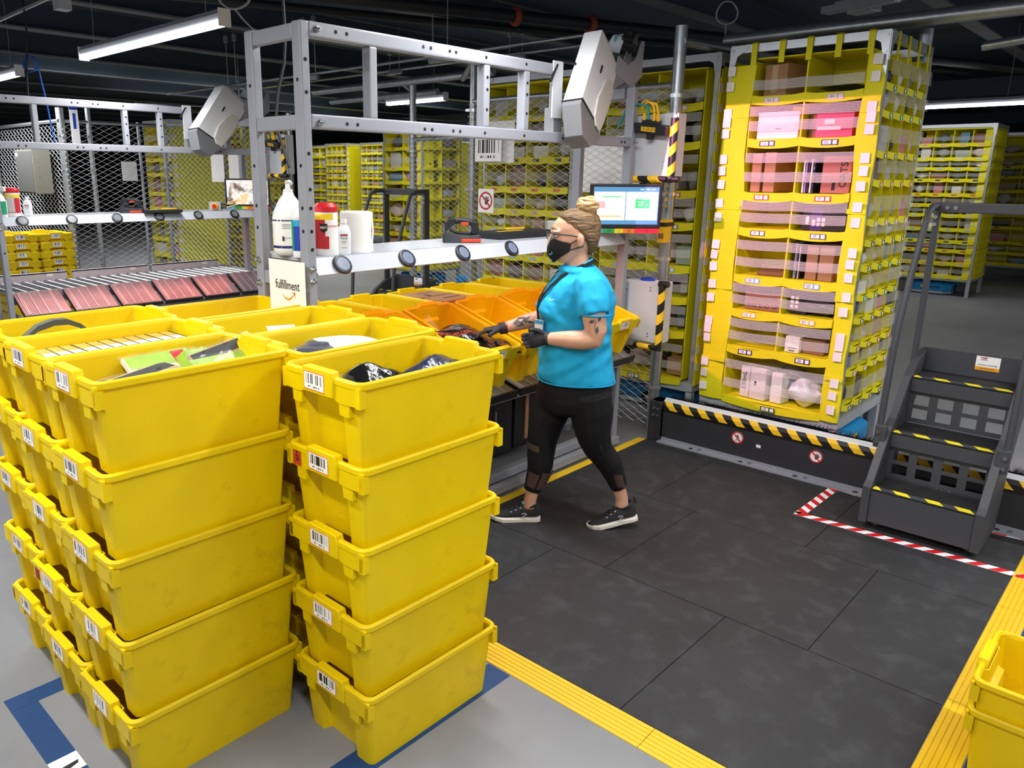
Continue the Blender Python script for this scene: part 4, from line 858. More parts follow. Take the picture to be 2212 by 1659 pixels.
# ---- projectors
def projector(dx, dy, dz, label):
    O = Vector((4.212, 2.83, 2.743)); V = lambda *p: Vector(p) - O
    A, B_, D, C = V(4.212, 2.83, 2.743), V(4.503, 2.886, 2.545), V(3.802, 2.668, 2.287), V(4.098, 2.737, 2.135); w = Vector((-.045, .1, -.012))
    t = thing('projector', label, 'projector', O + Vector((dx, dy, dz)))
    def P(a, b, c): return (A.lerp(B_, b)).lerp(D.lerp(C, b), a) + w * c
    sec = lambda a, b0, b1, c0, c1: [P(a, b0, c0), P(a, b1, c0), P(a, b1, c1), P(a, b0, c1)]
    obj('housing', G().loft([sec(-.03, .25, .8, .12, .9), sec(.04, .03, 1, 0, 1), sec(.99, 0, 1, 0, 1)]), M_white, t, bevel=.005)
    obj('lens_hood', G().loft([sec(1.0, 0, 1, 0, 1), sec(1.05, 0, 1, 0, 1), sec(1.3, .42, .86, .03, .97)]), mat('hood_grey', '#77787c', .5), t, bevel=.004)
    obj('seam_line', G().loft([sec(.985, -.008, 1.008, -.04, 1.04), sec(1.005, -.008, 1.008, -.04, 1.04)]), M_black, t)
    obj('side_cover', G().loft([[P(a, b0, -.012), P(a, b1, -.012), P(a, b1, -.14), P(a, b0, -.14)] for a, b0, b1 in ((.36, .72, .92), (.44, .6, 1.02), (.75, .5, 1.02), (.98, .58, .98), (1.05, .75, .95))]), mat('beige_plastic', '#d9d5cd', .5), t, bevel=.008)
    obj('latch', G().loft([sec(.36, .36, .4, -.05, 0), sec(.46, .36, .4, -.05, 0)]), M_black, t); obj('latch', G().loft([sec(.46, .55, .64, -.06, 0), sec(.58, .55, .64, -.06, 0)]), M_lightgrey, t, bevel=.004)
    b0 = P(.3, 1.0, .5)
    Q = lambda x, y, z: Vector((x, y, z)) - O
    obj('mount_arm', G().beam(P(.35, .95, .5), Q(4.58, 2.9, 2.5), .06, .07), M_greyd, t, bevel=.004)
    bp = [(4.42, 2.5), (4.46, 2.6), (4.56, 2.56), (4.66, 2.6), (4.72, 2.72), (4.75, 2.72), (4.74, 2.5), (4.62, 2.43)]
    for y0 in (2.86, 2.95): obj('mount_bracket', G().prism([(a - O.x, b - O.z) for a, b in bp], y0 - O.y, y0 + .01 - O.y, 'y'), M_grey, t)
    obj('bracket_foot', G().beam(Q(4.645, 2.91, 2.5), Q(4.645, 2.91, 2.43), .1, .05, (1, 0, 0)), M_grey, t, bevel=.003)
    obj('mount_gimbal', G().box(-.055, .055, -.04, .04, -.035, .035).cyl((-.09, 0, 0), (.09, 0, 0), .02, n=10).box(-.02, .02, -.06, .06, -.05, -.03), M_black, t, loc=Q(4.57, 2.86, 2.7), rot=(.4, .6, .5), bevel=.005)
    obj('gimbal_plate', G().prism([(-.05, -.06), (.05, -.05), (.04, .06), (-.04, .08)], -.006, .006, 'x'), M_lightgrey, t, loc=Q(4.5, 2.92, 2.68), rot=(.2, .5, .3), bevel=.003)
    obj('cable', G().tube([P(.5, .0, .9), P(.55, -.2, 1.5), P(.68, -.35, 1.3), P(.85, -.3, 1.5)], .008, 7), M_black, t, smooth=60)
    obj('cable', G().tube([P(.1, .95, .6), P(.05, 1.05, .9), P(-.02, 1.15, .6), Q(4.5, 2.92, 2.74), Q(4.56, 2.87, 2.72)], .006, 7), M_teal, t, smooth=60)
    return t
projector(0, 0, 0, 'white overhead projector box tilted on the end of the main frame')
projector(.03, DY2, 0, 'white overhead projector box on the left workstation frame')

# ---- scanner panel with striped bumper and vision camera, and control box below
def endpanel(dx, dy, who):
    t = thing('camera_mount', 'grey steel plate with striped bumper%s' % who[0], 'mount', (4.705 + dx, 2.73 + dy, 2.06))
    obj('plate', G().prism([(.19, -.19), (.19, .19), (-.15, .205), (-.19, .16), (-.19, -.19)], 0, .012, 'x').prism([(-.18, -.19), (-.18, .2), (-.168, .2), (-.168, -.19)], 0, .1, 'x').box(-.003, 0, .13, .185, -.2, .07), M_lightgrey, t)
    hz_tube('edge_bumper', [(-.02, -.165, .17), (-.02, -.165, -.205)], .024, t); hz_tube('edge_bumper', [(-.02, .165, -.21), (-.02, -.14, -.21)], .022, t); obj('corner_bumper', G().ell((-.02, -.165, -.205), (.028, .028, .028)).cyl((-.02, -.16, -.21), (-.02, -.225, -.21), .02, n=10), M_hazb, t, smooth=50)
    for y, z in ((.16, .12), (.16, -.16)): bolt_at((0, y, z), (-1, 0, 0), t, .01)
    for z in (-.1, -.14): obj('pin', G().cyl((-.004, -.09, z), (0, -.09, z), .004, n=8), M_zinc, t)
    c = thing('vision_camera', 'black bar camera with yellow cables%s' % who[1], 'camera', (4.66 + dx, 2.72 + dy, 2.165)); c.rotation_euler = (R(7), R(-12), 0)
    obj('body', G().box(-.02, .02, -.125, .13, -.03, .032), M_black, c, bevel=.006); obj('nameplate', G().box(-.0215, -.02, -.045, .06, -.012, .016), M_hazy, c); text('lettering', 'COGNEX', .026, basis((-.0222, .008, .002), (0, -1, 0), (0, 0, 1)), M_print, c)
    obj('lens', G().cyl((0, .0, -.03), (0, 0, -.062), .025, n=14), M_blackm, c); obj('connector_block', G().box(-.015, .03, -.06, .06, .032, .055), M_black, c, bevel=.004)
    for y in (-.05, -.02, .05): obj('plug', G().cyl((0, y, .05), (0, y, .1), .011, n=10), M_yelc, c)
    obj('cable', G().tube([(0, -.02, .1), (0, -.01, .15), (.01, .05, .175), (.015, .1, .14)], .007, 8), M_yelc, c, smooth=60); obj('cable', G().tube([(0, -.05, .1), (0, -.03, .16), (.01, .04, .165), (.01, .08, .12)], .007, 8), M_yelc, c, smooth=60)
    obj('cable', G().tube([(0, .02, .06), (0, .03, .14), (.01, .1, .15), (.02, .2, .1), (.04, .27, -.02)], .008, 8), M_teal, c, smooth=60)
endpanel(0, 0, (' at the right end of the main frame', ' on the panel above the monitor'))
endpanel(.03, DY2, (' seen between the posts at the left', ' on the panel seen between the posts'))
t = thing('control_box', 'grey control box with striped edge bumper beside the woman', 'control box', (4.72, 2.73, .95))
obj('box', G().box(0, .12, -.16, .15, -.2, .22), M_lightgrey, t, bevel=.006); obj('flange', G().box(-.004, 0, .11, .16, -.24, .2), M_grey, t); obj('blue_button', G().lathe([(.05, 0), (.05, .014), (.04, .018)], 20), M_blued, t, loc=(.06, .0, .22))
hz_tube('edge_bumper', [(-.012, -.155, .2), (-.012, -.155, -.22)], .024, t); obj('corner_bumper', G().cyl((-.012, -.13, .215), (-.012, -.2, .215), .022, n=10).cyl((-.012, -.155, .23), (-.012, -.155, .17), .023, n=10).cyl((-.012, -.155, -.18), (-.012, -.155, -.245), .025, n=10), M_hazb, t, smooth=50); hz_tube('edge_bumper', [(-.012, .03, -.23), (-.012, -.15, -.23)], .02, t)
bolt_at((0, .13, .16), (-1, 0, 0), t, .01)
for y, z in ((-.06, .18), (-.06, .16), (-.06, -.16), (-.06, -.14)): obj('pin', G().cyl((-.003, y, z), (0, y, z), .004, n=8), M_print, t)
t = thing('scanner_holster', 'yellow scanner holster with black strap on the galvanised post', 'holster', (4.925, 2.715, 1.42)); obj('cup', G().loft([[(a * s, b * s, z) for a, b in ((.05, .04), (-.05, .04), (-.05, -.04), (.05, -.04))] for s, z in ((.75, 0), (.8, .06), (1, .13), (1, .16))]), M_hazy, t, bevel=.008); obj('strap', G().box(-.056, .056, -.046, .046, .115, .142), M_black, t, bevel=.005); obj('slot', G().box(-.041, -.039, -.02, .02, .03, .09), M_cardd, t)
t = thing('warning_stickers', 'small yellow triangle warning stickers on the post', 'sticker', (4.968, 2.742, 1.66))
for k in range(4): obj('triangle', G().prism([(-.016, 0), (.016, 0), (0, .028)], -.002, 0, 'y'), M_hazy, t, M=Matrix.Translation((-.004, -.006, k * .045)) @ Matrix.Rotation(R(-50), 4, 'Z'))
# signs on the fence
def prohib(label, c, M, r, bg=True, hand=True):
    t = thing('prohibition_sign', label, 'sign', c, M=M)
    if bg: obj('plate', G().box(-r * 1.15, r * 1.15, -r * 1.3, r * 1.3, -.003, 0), M_whitep, t)
    else: obj('plate', G().lathe([(r, -.001), (r, 0)], 24), M_whitep, t)
    ring = G()
    for k in range(28):
        a0, a1 = 2 * math.pi * k / 28, 2 * math.pi * (k + 1) / 28
        ring.add([(q * math.cos(a), q * math.sin(a), .0008) for q, a in ((r * .8, a0), (r, a0), (r, a1), (r * .8, a1))], [(0, 1, 2, 3)])
    p = r * .07; d = r * .62; ring.add([(-d - p, d - p, .0012), (-d + p, d + p, .0012), (d + p, -d + p, .0012), (d - p, -d - p, .0012)], [(0, 3, 2, 1)])
    obj('red_ring', ring, M_redp, t)
    g = G()
    if hand:
        g.prism([(-.1 * r, -.4 * r), (.3 * r, -.4 * r), (.35 * r, 0), (-.15 * r, 0)], 0, .0006)
        for k in range(4): g.prism([(-.14 * r + k * .13 * r, 0), (-.04 * r + k * .13 * r, 0), (-.02 * r + k * .15 * r, .45 * r), (-.12 * r + k * .15 * r, .45 * r)], 0, .0006)
        g.prism([(.3 * r, -.2 * r), (.55 * r, .15 * r), (.48 * r, .2 * r), (.3 * r, .0)], 0, .0006)
    else:
        g.prism([(-.08 * r, .3 * r), (.08 * r, .3 * r), (.1 * r, .5 * r), (-.1 * r, .5 * r)], 0, .0006); g.prism([(-.12 * r, -.1 * r), (.12 * r, -.1 * r), (.16 * r, .28 * r), (-.16 * r, .28 * r)], 0, .0006)
        for s in (-1, 1): g.prism([(0, -.1 * r), (s * .12 * r, -.1 * r), (s * .3 * r, -.6 * r), (s * .18 * r, -.6 * r)], 0, .0006); g.prism([(s * .14 * r, .25 * r), (s * .16 * r, .15 * r), (s * .4 * r, -.05 * r), (s * .42 * r, .02 * r)], 0, .0006)
    obj('symbol', g, M_print, t)
    return t
fm = lambda y, z, x=4.985: basis((x, y, z), (0, -1, 0), (0, 0, 1))
prohib('square do not touch sign with black hand on the fence', (0, 0, 0), fm(4.43, 1.66), .075)
t = thing('barcode_board', 'white board with a large barcode hung on the fence', 'board', M=fm(4.41, 2.08)); obj('board', label_mesh(.29, .2, .006, 'board', M_bar0), M_bar0, t)
t = thing('paper_notice', 'blank white board behind the barcode board on the fence', 'board', M=fm(4.33, 2.12, 5.03)); obj('sheet', G().box(-.16, .16, -.15, .18, 0, .003), M_whitep, t)
t = thing('paper_notice', 'large white sheet on the fence above the monitor', 'sheet', M=fm(3.25, 1.95, 5.02)); obj('sheet', G().box(-.26, .26, -.2, .2, 0, .003), M_whitep, t)
# left fence furniture
t = thing('electrical_box', 'grey electrical panel box hung on the far left fence', 'box', (3.52, 10.75, 1.61)); obj('box', G().box(-.11, .1, -.32, .3, 0, .53), mat('panel_grey', '#6f6f66', .5), t, bevel=.006); obj('door', G().box(-.116, -.11, -.3, .28, .02, .51), mat('panel_grey_dark', '#5a5b58', .5), t); obj('tag', G().box(-.118, -.116, .18, .26, .45, .49), M_whitep, t)
for k in range(4): obj('screw', G().cyl((-.05, -.322, .1 + k * .11), (-.05, -.326, .1 + k * .11), .007, n=8), M_zinc, t)
for k, (y, w) in enumerate(((8.74, .3), (8.34, .28))):
    t = thing('paper_notice', ('left white sheet of the pair on the receding fence', 'right white sheet of the pair on the receding fence')[k], 'sheet', M=fm(y, 1.93, 4.94)); obj('sheet', G().box(-w / 2, w / 2, -.16, .16, 0, .002), M_whitep, t)
t = thing('paper_notice', 'white sheet on the fence panel facing the camera', 'sheet', M=basis((4.47, 10.14, 1.89), (1, 0, 0), (0, 0, 1))); obj('sheet', G().box(-.1, .1, -.12, .12, 0, .002), M_whitep, t)
t = thing('paper_notice', 'white sign with blue bars at the corner post of the left fence', 'sign', M=basis((3.81, 10.05, 2.48), (1, 0, 0), (0, 0, 1))); obj('plate', G().box(-.05, .05, -.3, .16, 0, .003), M_white, t); obj('blue_bar', G().box(-.05, .05, .12, .16, .003, .0035).box(-.015, .02, -.1, .08, .003, .0035), M_blued, t)
# ================================================================== pods (fabric shelving towers)
M_podal = mat('pod_aluminium', '#c2c5c8', .35, .6)
M_podst = mat('pod_base_steel', '#a6aaae', .45)
M_tag = mat('pale_tag', '#efe6e2', .6)
M_tagl = mat('clear_pocket', '#dcd8d0', .3, alpha=.6)
ITEM_MATS = [mat('item_%d' % k, hx, .5, var=.25, scale=30) for k, hx in enumerate(('#8a6a4c', '#b08a62', '#d8d6d2', '#3c3f45', '#7a7f88', '#5b4a44', '#c77a86', '#5f86a8', '#a3b0a4', '#26282c', '#e6e2da', '#8f5a4a', '#b9b4ae'))]
ITEM_BAG = [mat('bagitem_%d' % k, hx, .25, var=.3, scale=18, bump=.3, bscale=25) for k, hx in enumerate(('#c9ccd0', '#8d9196', '#3a3c42', '#d9c3bd', '#a9a29a', '#55606c', '#efefef'))]
def unit_box(): return G().box(-.5, .5, -.5, .5, 0, 1)
def unit_bag():
    g = G()
    def f(sg):
        def fn(u, v):
            e = (math.sin(math.pi * u) ** .5) * (math.sin(math.pi * v) ** .5); return ((u - .5) * (1 + .06 * math.sin(v * 9)), sg * .5 * e * (1 + .25 * math.sin(u * 13 + v * 7)), v * (1 - .08 * math.cos(u * 8)))
        return fn
    g.grid(f(1), 7, 7); g.grid(f(-1), 7, 7); return g
IB = []
for m in ITEM_MATS: me = unit_box().mesh('carton', bevel=.02, seg=1); me.materials.append(m); IB.append(me)
IG = []
for m in ITEM_BAG: me = unit_bag().mesh('packet', smooth=70, merge=True); me.materials.append(m); IG.append(me)
rp = random.Random(3)
IBN = 'brown tan pale charcoal grey umber pink blue sage black cream rust stone'.split(); IGN = 'silver grey black blush taupe slate white'.split()
NUM = 'one two three four five six seven eight nine ten eleven twelve thirteen'.split()
def item(c, size, label, group, rz=0, kind=None):
    k = kind or ('box' if rp.random() < .55 else 'bag')
    q = rp.randrange(len(IB) if k == 'box' else len(IG)); me = (IB if k == 'box' else IG)[q]
    o = link(bpy.data.objects.new('carton' if k == 'box' else 'packet', me)); o.location = c; o.scale = size; o.rotation_euler = (0, 0, rz)
    return tag(o, (IBN if k == 'box' else IGN)[q] + (' carton ' if k == 'box' else ' packet ') + label, 'box' if k == 'box' else 'packet', ('cartons ' if k == 'box' else 'bagged packets ') + group)
def pod_frame(t, w, d, top, post=True):
    """w along +y, d along +x from the thing's origin (front right foot)"""
    for x in (0, d - .05):
        for y in (0, w - .05): obj('leg', G().box(x, x + .05, y, y + .05, 0, .25).box(x + .008, x + .042, y + .008, y + .042, 0, .25), M_podst, t)
    obj('base_frame', G().box(0, d, 0, .045, .245, .315).box(0, d, w - .045, w, .245, .315).box(0, .045, .045, w - .045, .245, .315).box(d - .045, d, .045, w - .045, .245, .315).box(.045, d - .045, .045, w - .045, .3, .31), M_podst, t)
    obj('top_frame', G().box(0, d, 0, .04, top - .05, top).box(0, d, w - .04, w, top - .05, top).box(0, .04, .04, w - .04, top - .05, top).box(d - .04, d, .04, w - .04, top - .05, top), M_podal, t)
    if post:
        pm = G().box(0, .035, 0, .004, .315, top - .05).box(0, .004, 0, .035, .315, top - .05).mesh('corner_post')
        for x, y, r in ((0, 0, 0), (0, w, -90), (d, 0, 90), (d, w, 180)): obj('corner_post', pm, M_podal, t, loc=(x, y, 0), rot=(0, 0, R(r)))
        gp = [(0, 0), (.12, 0), (.1, -.03), (.05, -.06), (.03, -.14), (0, -.16)]
        for y, s in ((0, 1), (w, -1)):
            obj('corner_gusset', G().prism([(y + s * a, top - .01 + b) for a, b in gp], -.006, 0, 'x'), M_podal, t)
            for a, b in ((.02, -.03), (.02, -.12)): obj('bolt', G().cyl((-.006, y + s * a, top + b), (-.012, y + s * a, top + b), .009, n=8), M_zinc, t)
        obj('corner_gusset', G().prism([(a, top - .01 + b) for a, b in gp], -.006, 0, 'y'), M_podal, t)
def sag_strip(y0, y1, z, h, sag, x=0, th=.006, n=8, out=.012):
    """a fabric lip across a bin mouth, drooping in the middle"""
    g = G(); rings = []
    for k in range(n + 1):
        u = k / n; s = 4 * u * (1 - u); y = y0 + (y1 - y0) * u; zz = z - sag * s; xx = x - out * s
        rings.append([(xx, y, zz - h), (xx, y, zz), (xx + th, y, zz), (xx + th, y, zz - h)])
    return g.loft(rings)
COLS = dict(H='#e5a9c4', G='#3b2a78', F='#d8433a', E='#6b6a6c', D='#8db4dd', C='#e0bb62', B='#43246b', A='#1f5c33')
def bin_label(t, col_, row, y, z, x=-.022):
    o = obj('bin_label', G().box(x - .0012, x, y - .05, y + .05, z - .017, z + .017), mat('binlabel_' + row, COLS[row], .6), t)
    obj('label_patch', G().box(x - .0018, x - .0012, y - .008 if row not in 'HDC' else y - .007, y + .042, z - .012, z + .012), M_whitep, o); text('lettering', '%d%s' % (col_, row), .024, basis((x - .0024, y + .02, z), (0, -1, 0), (0, 0, 1)), M_print, o)
    obj('label_bars', G().box(x - .0018, x - .0012, y - .042, y - .018, z - .012, z + .012), M_whitep, o)

def tall_pod(x0, y0, w, d, top, label, y_l, y_r, y_m, tags=True, margin=True, firstcol=1, side='pockets', robot=True):
    t = thing('fabric_pod', label, 'shelving pod', (x0, y0, 0)); yl, yr, ym = y_l - y0, y_r - y0, y_m - y0
    pod_frame(t, w, d, top)
    rows = [('H', 2.378), ('G', 2.108), ('F', 1.763), ('E', 1.527), ('D', 1.205), ('C', .966), ('B', .703), ('A', .326)]
    D = .45
    obj('back_panel', G().box(D, D + .01, yr, yl, .33, 2.62), M_fab, t); obj('top_panel', G().box(.02, D, yr, yl, 2.615, 2.622), M_fab, t)
    obj('side_wall', G().box(.004, D, yl, yl + .008, .33, 2.6), M_fab, t); obj('side_wall', G().box(.004, D, yr - .008, yr, .33, 2.6), M_fab, t)
    obj('divider', G().box(0, D, ym - .005, ym + .005, .703, 2.6), M_fab, t)
    for k, (rw, z) in enumerate(rows):
        obj('shelf', G().box(.004, D, yr, yl, z - .004, z + .004), M_fab, t)
        cs = ((yr, ym), (ym, yl)) if rw != 'A' else ((yr, yl),)
        for a, b in cs: obj('bin_lip', sag_strip(a, b, z + .012, .055 if rw != 'A' else .05, .016, x=-.008), M_fab, t)
        if rw == 'A': bin_label(t, firstcol, 'A', (yl + yr) / 2 - .0, z - .026, -.03)
        else: bin_label(t, firstcol, rw, (ym + yl) / 2 + .03, z - .026); bin_label(t, firstcol + 1, rw, (yr + ym) / 2 - .02, z - .026)
        hgt = (rows[k - 1][1] if k else 2.62) - z - .05
        for f in ((.22,) if rw == 'H' else (.26, .68)):
            zc = z + .03 + hgt * f
            for a, b in cs: obj('elastic_band', sag_strip(a, b, zc + .032, .062, .004, x=-.014, th=.0015, out=.014), M_band, t)
    # fabric margins left and right of the bins
    if margin:
        for a, b, s in ((yl, w, 1), (yr, 0, -1)):
            g = G(); rings = []
            for k in range(17):
                z = .3 + (2.58 - .3) * k / 16; bl = .012 * math.sin(k * 2.3) ; aa = a + .012 * math.sin(k * 1.1); bb = b - s * (.06 if k == 16 else 0) + s * .006 * math.sin(k * 1.7)
                lo, hi = min(aa, bb), max(aa, bb); rings.append([(-.012 - bl, lo, z), (-.02 - bl * .5, (lo + hi) / 2, z), (-.01, hi, z), (.0, hi, z), (0, lo, z)])
            g.loft(rings); obj('fabric_margin', g, M_fab, t, smooth=60)
        for y in (yl + .01, ym, yr - .01, (yl + ym) / 2, (ym + yr) / 2): obj('hanging_strap', G().box(-.014, -.008, y - .018, y + .018, 2.58, top + .004).box(-.014, .05, y - .018, y + .018, top, top + .006), M_fab, t)
        for z in (.58, 1.1, 1.65, 2.25): obj('seam_band', G().box(-.0235, -.022, yl, w, z, z + .03), M_fab, t); obj('seam_band', G().box(-.0235, -.022, 0, yr, z, z + .03), M_fab, t)
    if tags:
        tm = G().box(-.002, 0, -.026, .026, -.03, .03); tm.box(-.003, -.002, -.024, -.016, -.026, .026, 1); tme = tm.mesh('pocket_tag'); tme.materials.append(M_tag); tme.materials.append(M_whitep)
        for k, (rw, z) in enumerate(rows):
            h = (rows[k - 1][1] if k else 2.62) - z
            for f in ((.3, .7) if h < .26 else (.16, .42, .64, )):
                for y in (w - .03, yr - .065): obj('pocket_tag', tme, M_tag, t, loc=(-.03, y + rp.uniform(-.004, .004), z + h * f), rot=(rp.uniform(-.06, .06), 0, rp.uniform(-.15, .15)))
    # right hand side face
    if side == 'pockets':
        zs = [2.414, 2.258, 2.023, 1.853, 1.614, 1.487, 1.329, 1.141, .993, .809, .644, .407]
        obj('pocket_back', G().box(.02, d - .02, yr - .012, yr - .004, .33, 2.62), M_fab, t)
        for k in range(5): obj('pocket_divider', G().box(.03 + (d - .06) * k / 4 - .003, .03 + (d - .06) * k / 4 + .003, .0, yr - .012, .34, 2.6), M_fab, t)
        for k, z in enumerate(zs):
            obj('pocket_shelf', G().box(.03, d - .03, .0, yr - .012, z - .003, z + .003), M_fab, t)
            hh = (zs[k - 1] if k else 2.6) - z
            for c in range(4):
                a, b = .03 + (d - .06) * c / 4, .03 + (d - .06) * (c + 1) / 4
                g = G(); rg = []
                for q in range(7):
                    u = q / 6; s = 4 * u * (1 - u); x = a + (b - a) * u; yy = -.016 * s; zz = z + .008 - .012 * s
                    rg.append([(x, yy - .004, zz - .04), (x, yy - .004, zz), (x, yy, zz), (x, yy, zz - .04)])
                obj('pocket_lip', g.loft(rg), M_fab, t)
                p = obj('pocket_label', G().box((a + b) / 2 - .025, (a + b) / 2 + .025, -.0225, -.0215, z - .04, z - .008), mat('pocketlabel_%d' % (k % 6), ('#1f6f62', '#2a8f8a', '#5a5a5c', '#c9573c', '#cfa2b8', '#2c3550')[k % 6], .6), t); obj('label_patch', G().box((a + b) / 2 - .02, (a + b) / 2 + .004, -.0232, -.0225, z - .035, z - .013), M_whitep, p)
                if rp.random() < .9:
                    ww = (b - a) * rp.uniform(.5, .85); item((x0 + (a + b) / 2 + rp.uniform(-.01, .01), y0 + .045, z + .004), (ww, rp.uniform(.05, .07), min(hh * .8, rp.uniform(.06, .16))), 'in side pocket column %s, row %s down, tall pod' % (NUM[c], NUM[k]), 'in the side pockets of the tall pod', rp.uniform(-.1, .1), 'bag' if rp.random() < .7 else 'box')
            g = G(); g.grid(lambda u, v: (.02 + (d - .04) * u, -.02 - .012 * abs(math.sin(u * 4 * math.pi)), z + .02 + hh * .15 + v * min(.09, hh * .45)), 24, 1); obj('elastic_band', g, M_band, t)
        for k in range(4): obj('hanging_strap', G().box(.12 + k * .22, .15 + k * .22, -.012, -.006, 2.55, top), M_fab, t)
    else:
        obj('side_fabric', G().box(.005, d - .005, -.006, .0, .3, 2.62), M_fab, t)
        for z in (.75, 1.25, 1.75, 2.2): obj('seam_line', G().box(.0, d, -.009, -.006, z, z + .02), M_fab, t)
        obj('edge_binding', G().box(.02, .05, -.01, -.006, .3, 2.6).box(d * .45, d * .45 + .03, -.01, -.006, .3, 2.6), M_fab, t)
        sm = G().box(-.03, .03, -.002, 0, -.03, .03).mesh('pocket_tag')
        for k in range(16): obj('pocket_tag', sm, M_tag, t, loc=(.02 + (k % 2) * .0, -.012, .45 + k * .135), rot=(0, rp.uniform(-.1, .1), 0))
        for k in range(10): obj('pocket_tag', sm, M_fab, t, loc=(d * .5, -.012, .5 + k * .21))
    obj('side_fabric', G().box(.005, d - .005, w, w + .006, .3, 2.62), M_fab, t); obj('rear_fabric', G().box(d, d + .006, .0, w, .3, 2.62), M_fab, t)
    return t
tall_pod(5.25, 1.53, .97, .93, 2.71, 'tall yellow fabric pod in the light of the projector, behind the brush barrier', 2.325, 1.64, 1.985)
tall_pod(5.42, 2.65, 1.0, .95, 2.71, 'yellow fabric pod partly hidden by the fence post and striped bumpers', 3.55, 2.75, 3.12, tags=False, margin=False, firstcol=3, side='plain')

# ---- goods in the tall pod
def carton(label, x, y0, y1, z0, z1, dep, m=None, rz=0, name='carton', cat='box', group='goods on the shelves of the tall pod'):
    t = thing(name, label, cat, (x, (y0 + y1) / 2, z0), rz, group); w = (y1 - y0) / 2
    obj('box', G().box(0, dep, -w, w, 0, z1 - z0), m or M_card, t, bevel=.003, seg=1); return t
PX = 5.3
def ftext(t, s, size, y, z, m=M_print, up=(0, 0, 1), right=(0, -1, 0)): return text('lettering', s, size, basis((-.0015, y, z), right, up), m, t)
t = carton('brown carton with glossy tape on the top left shelf of the tall pod', PX, 2.12, 2.285, 2.384, 2.58, .2, rz=R(-14)); obj('tape_strip', G().box(-.0012, 0, -.015, .03, .02, .19), mat('glossy_tape', '#c9a98a', .1), t)
pouch('poly_bag', 'flat dark clear wrapped packet on the top right shelf', 'bag', (5.42, 1.8, 2.415), (.2, .27, .05), M_bagk, 0, seed=31, crumple=.004)
t = carton('white box on the second shelf of the tall pod', PX, 2.02, 2.29, 2.114, 2.285, .25, mat('white_box', '#efe9ec', .5)); obj('print_mark', G().box(-.001, 0, -.02, .015, .06, .066), MATS['grey_print'], t)
t = carton('raspberry pink box with white print on the second shelf', PX, 1.69, 1.915, 2.114, 2.262, .25, mat('pink_box', '#c2385c', .5)); obj('print_mark', G().box(-.001, 0, .0, .06, .08, .11).box(-.001, 0, -.04, .1, .045, .066), M_whitep, t); carton('brown carton behind the raspberry box', PX + .03, 1.915, 1.965, 2.114, 2.26, .2, M_cardd)
carton('left brown carton on the third shelf of the tall pod', PX, 2.235, 2.3, 1.77, 2.02, .35, M_card); carton('right brown carton on the third shelf of the tall pod', PX, 2.14, 2.215, 1.77, 2.03, .35, M_card)
for k in range(5):
    t = carton('thin %s folder standing on the third shelf' % ('white lilac black cream dark'.split()[k]), PX, 1.885 + k * .016, 1.895 + k * .016, 1.77, 1.99 - .004 * k, .28, [M_whitep, mat('lilac_card', '#9a7fb8', .5), M_black, M_whitep, M_bagn][4 - k], name='folder', cat='folder')
t = carton('brown carton lettered OATS on the third shelf', PX, 1.665, 1.84, 1.77, 2.0, .3, mat('rose_card', '#a86a58', .7)); ftext(t, 'OATS', .062, -.045, .115, up=(0, 1, 0), right=(0, 0, 1)); obj('print_mark', G().box(-.001, 0, .0, .02, .02, .07), M_print, t)
t = carton('black and purple box with white icons on the fourth shelf', PX, 1.66, 1.93, 1.533, 1.69, .25, M_black); obj('purple_panel', G().box(-.0008, 0, .01, .08, 0, .157), mat('purple_print', '#4a2a78', .5), t)
for y, z, hh in ((.1, .04, .05), (.06, .03, .04), (.03, .06, .022), (.0, .06, .022), (.03, .03, .022), (.0, .03, .022)): obj('icon', G().box(-.0018, -.0008, y - .01, y + .01, z, z + hh), M_whitep, t)
t = carton('flat dark item lying on the fifth shelf', 5.33, 2.02, 2.2, 1.212, 1.24, .25, M_cardd, rz=R(8))
for k in range(6): carton('%s magazine standing on the fifth shelf' % ('black white dark grey pale navy'.split()[k]), PX, 1.905 + k * .009, 1.911 + k * .009, 1.212, 1.43 + .006 * k, .28, [M_black, M_whitep, M_blackm, M_greyd, M_lightgrey, M_bagn][k], name='magazine', cat='magazine')
carton('left brown carton on the fifth shelf of the tall pod', PX, 1.8, 1.872, 1.212, 1.44, .33, M_card); carton('right brown carton on the fifth shelf of the tall pod', PX, 1.7, 1.79, 1.212, 1.445, .33, M_card)
t = carton('brown carton reading THIS END UP on the sixth shelf', PX, 2.005, 2.255, .972, 1.13, .3, mat('card_rose', '#a4705a', .7)); ftext(t, 'THIS END UP', .038, .0, .03); ftext(t, 'LIQUID INSIDE PLASTIC', .026, -.02, .135, up=(0, 0, -1), right=(0, 1, 0)); obj('print_line', G().box(-.001, 0, -.1, .1, .08, .083), M_print, t)
t = carton('black box with white icons on the sixth shelf', PX + .02, 1.84, 1.95, .972, 1.12, .25, M_black)
for k in range(6): obj('icon', G().box(-.001, 0, .0 + .03 * (k % 2), .022 + .03 * (k % 2), .04 + .03 * (k // 2), .062 + .03 * (k // 2)), M_whitep, t)
pouch('poly_bag', 'dark film wrapped bag on the sixth shelf', 'bag', (5.4, 1.76, 1.03), (.22, .24, .12), M_bagk, .2, seed=33, film=M_clear)
t = carton('small white box on the seventh shelf', PX, 1.85, 1.945, .71, .82, .12, M_whitep); obj('print_mark', G().box(-.001, 0, -.03, .03, .03, .034).box(-.001, 0, -.02, .02, .01, .016), MATS['grey_print'], t); carton('dark box beside the small white box on the seventh shelf', PX + .04, 1.7, 1.845, .71, .81, .25, M_cardd)
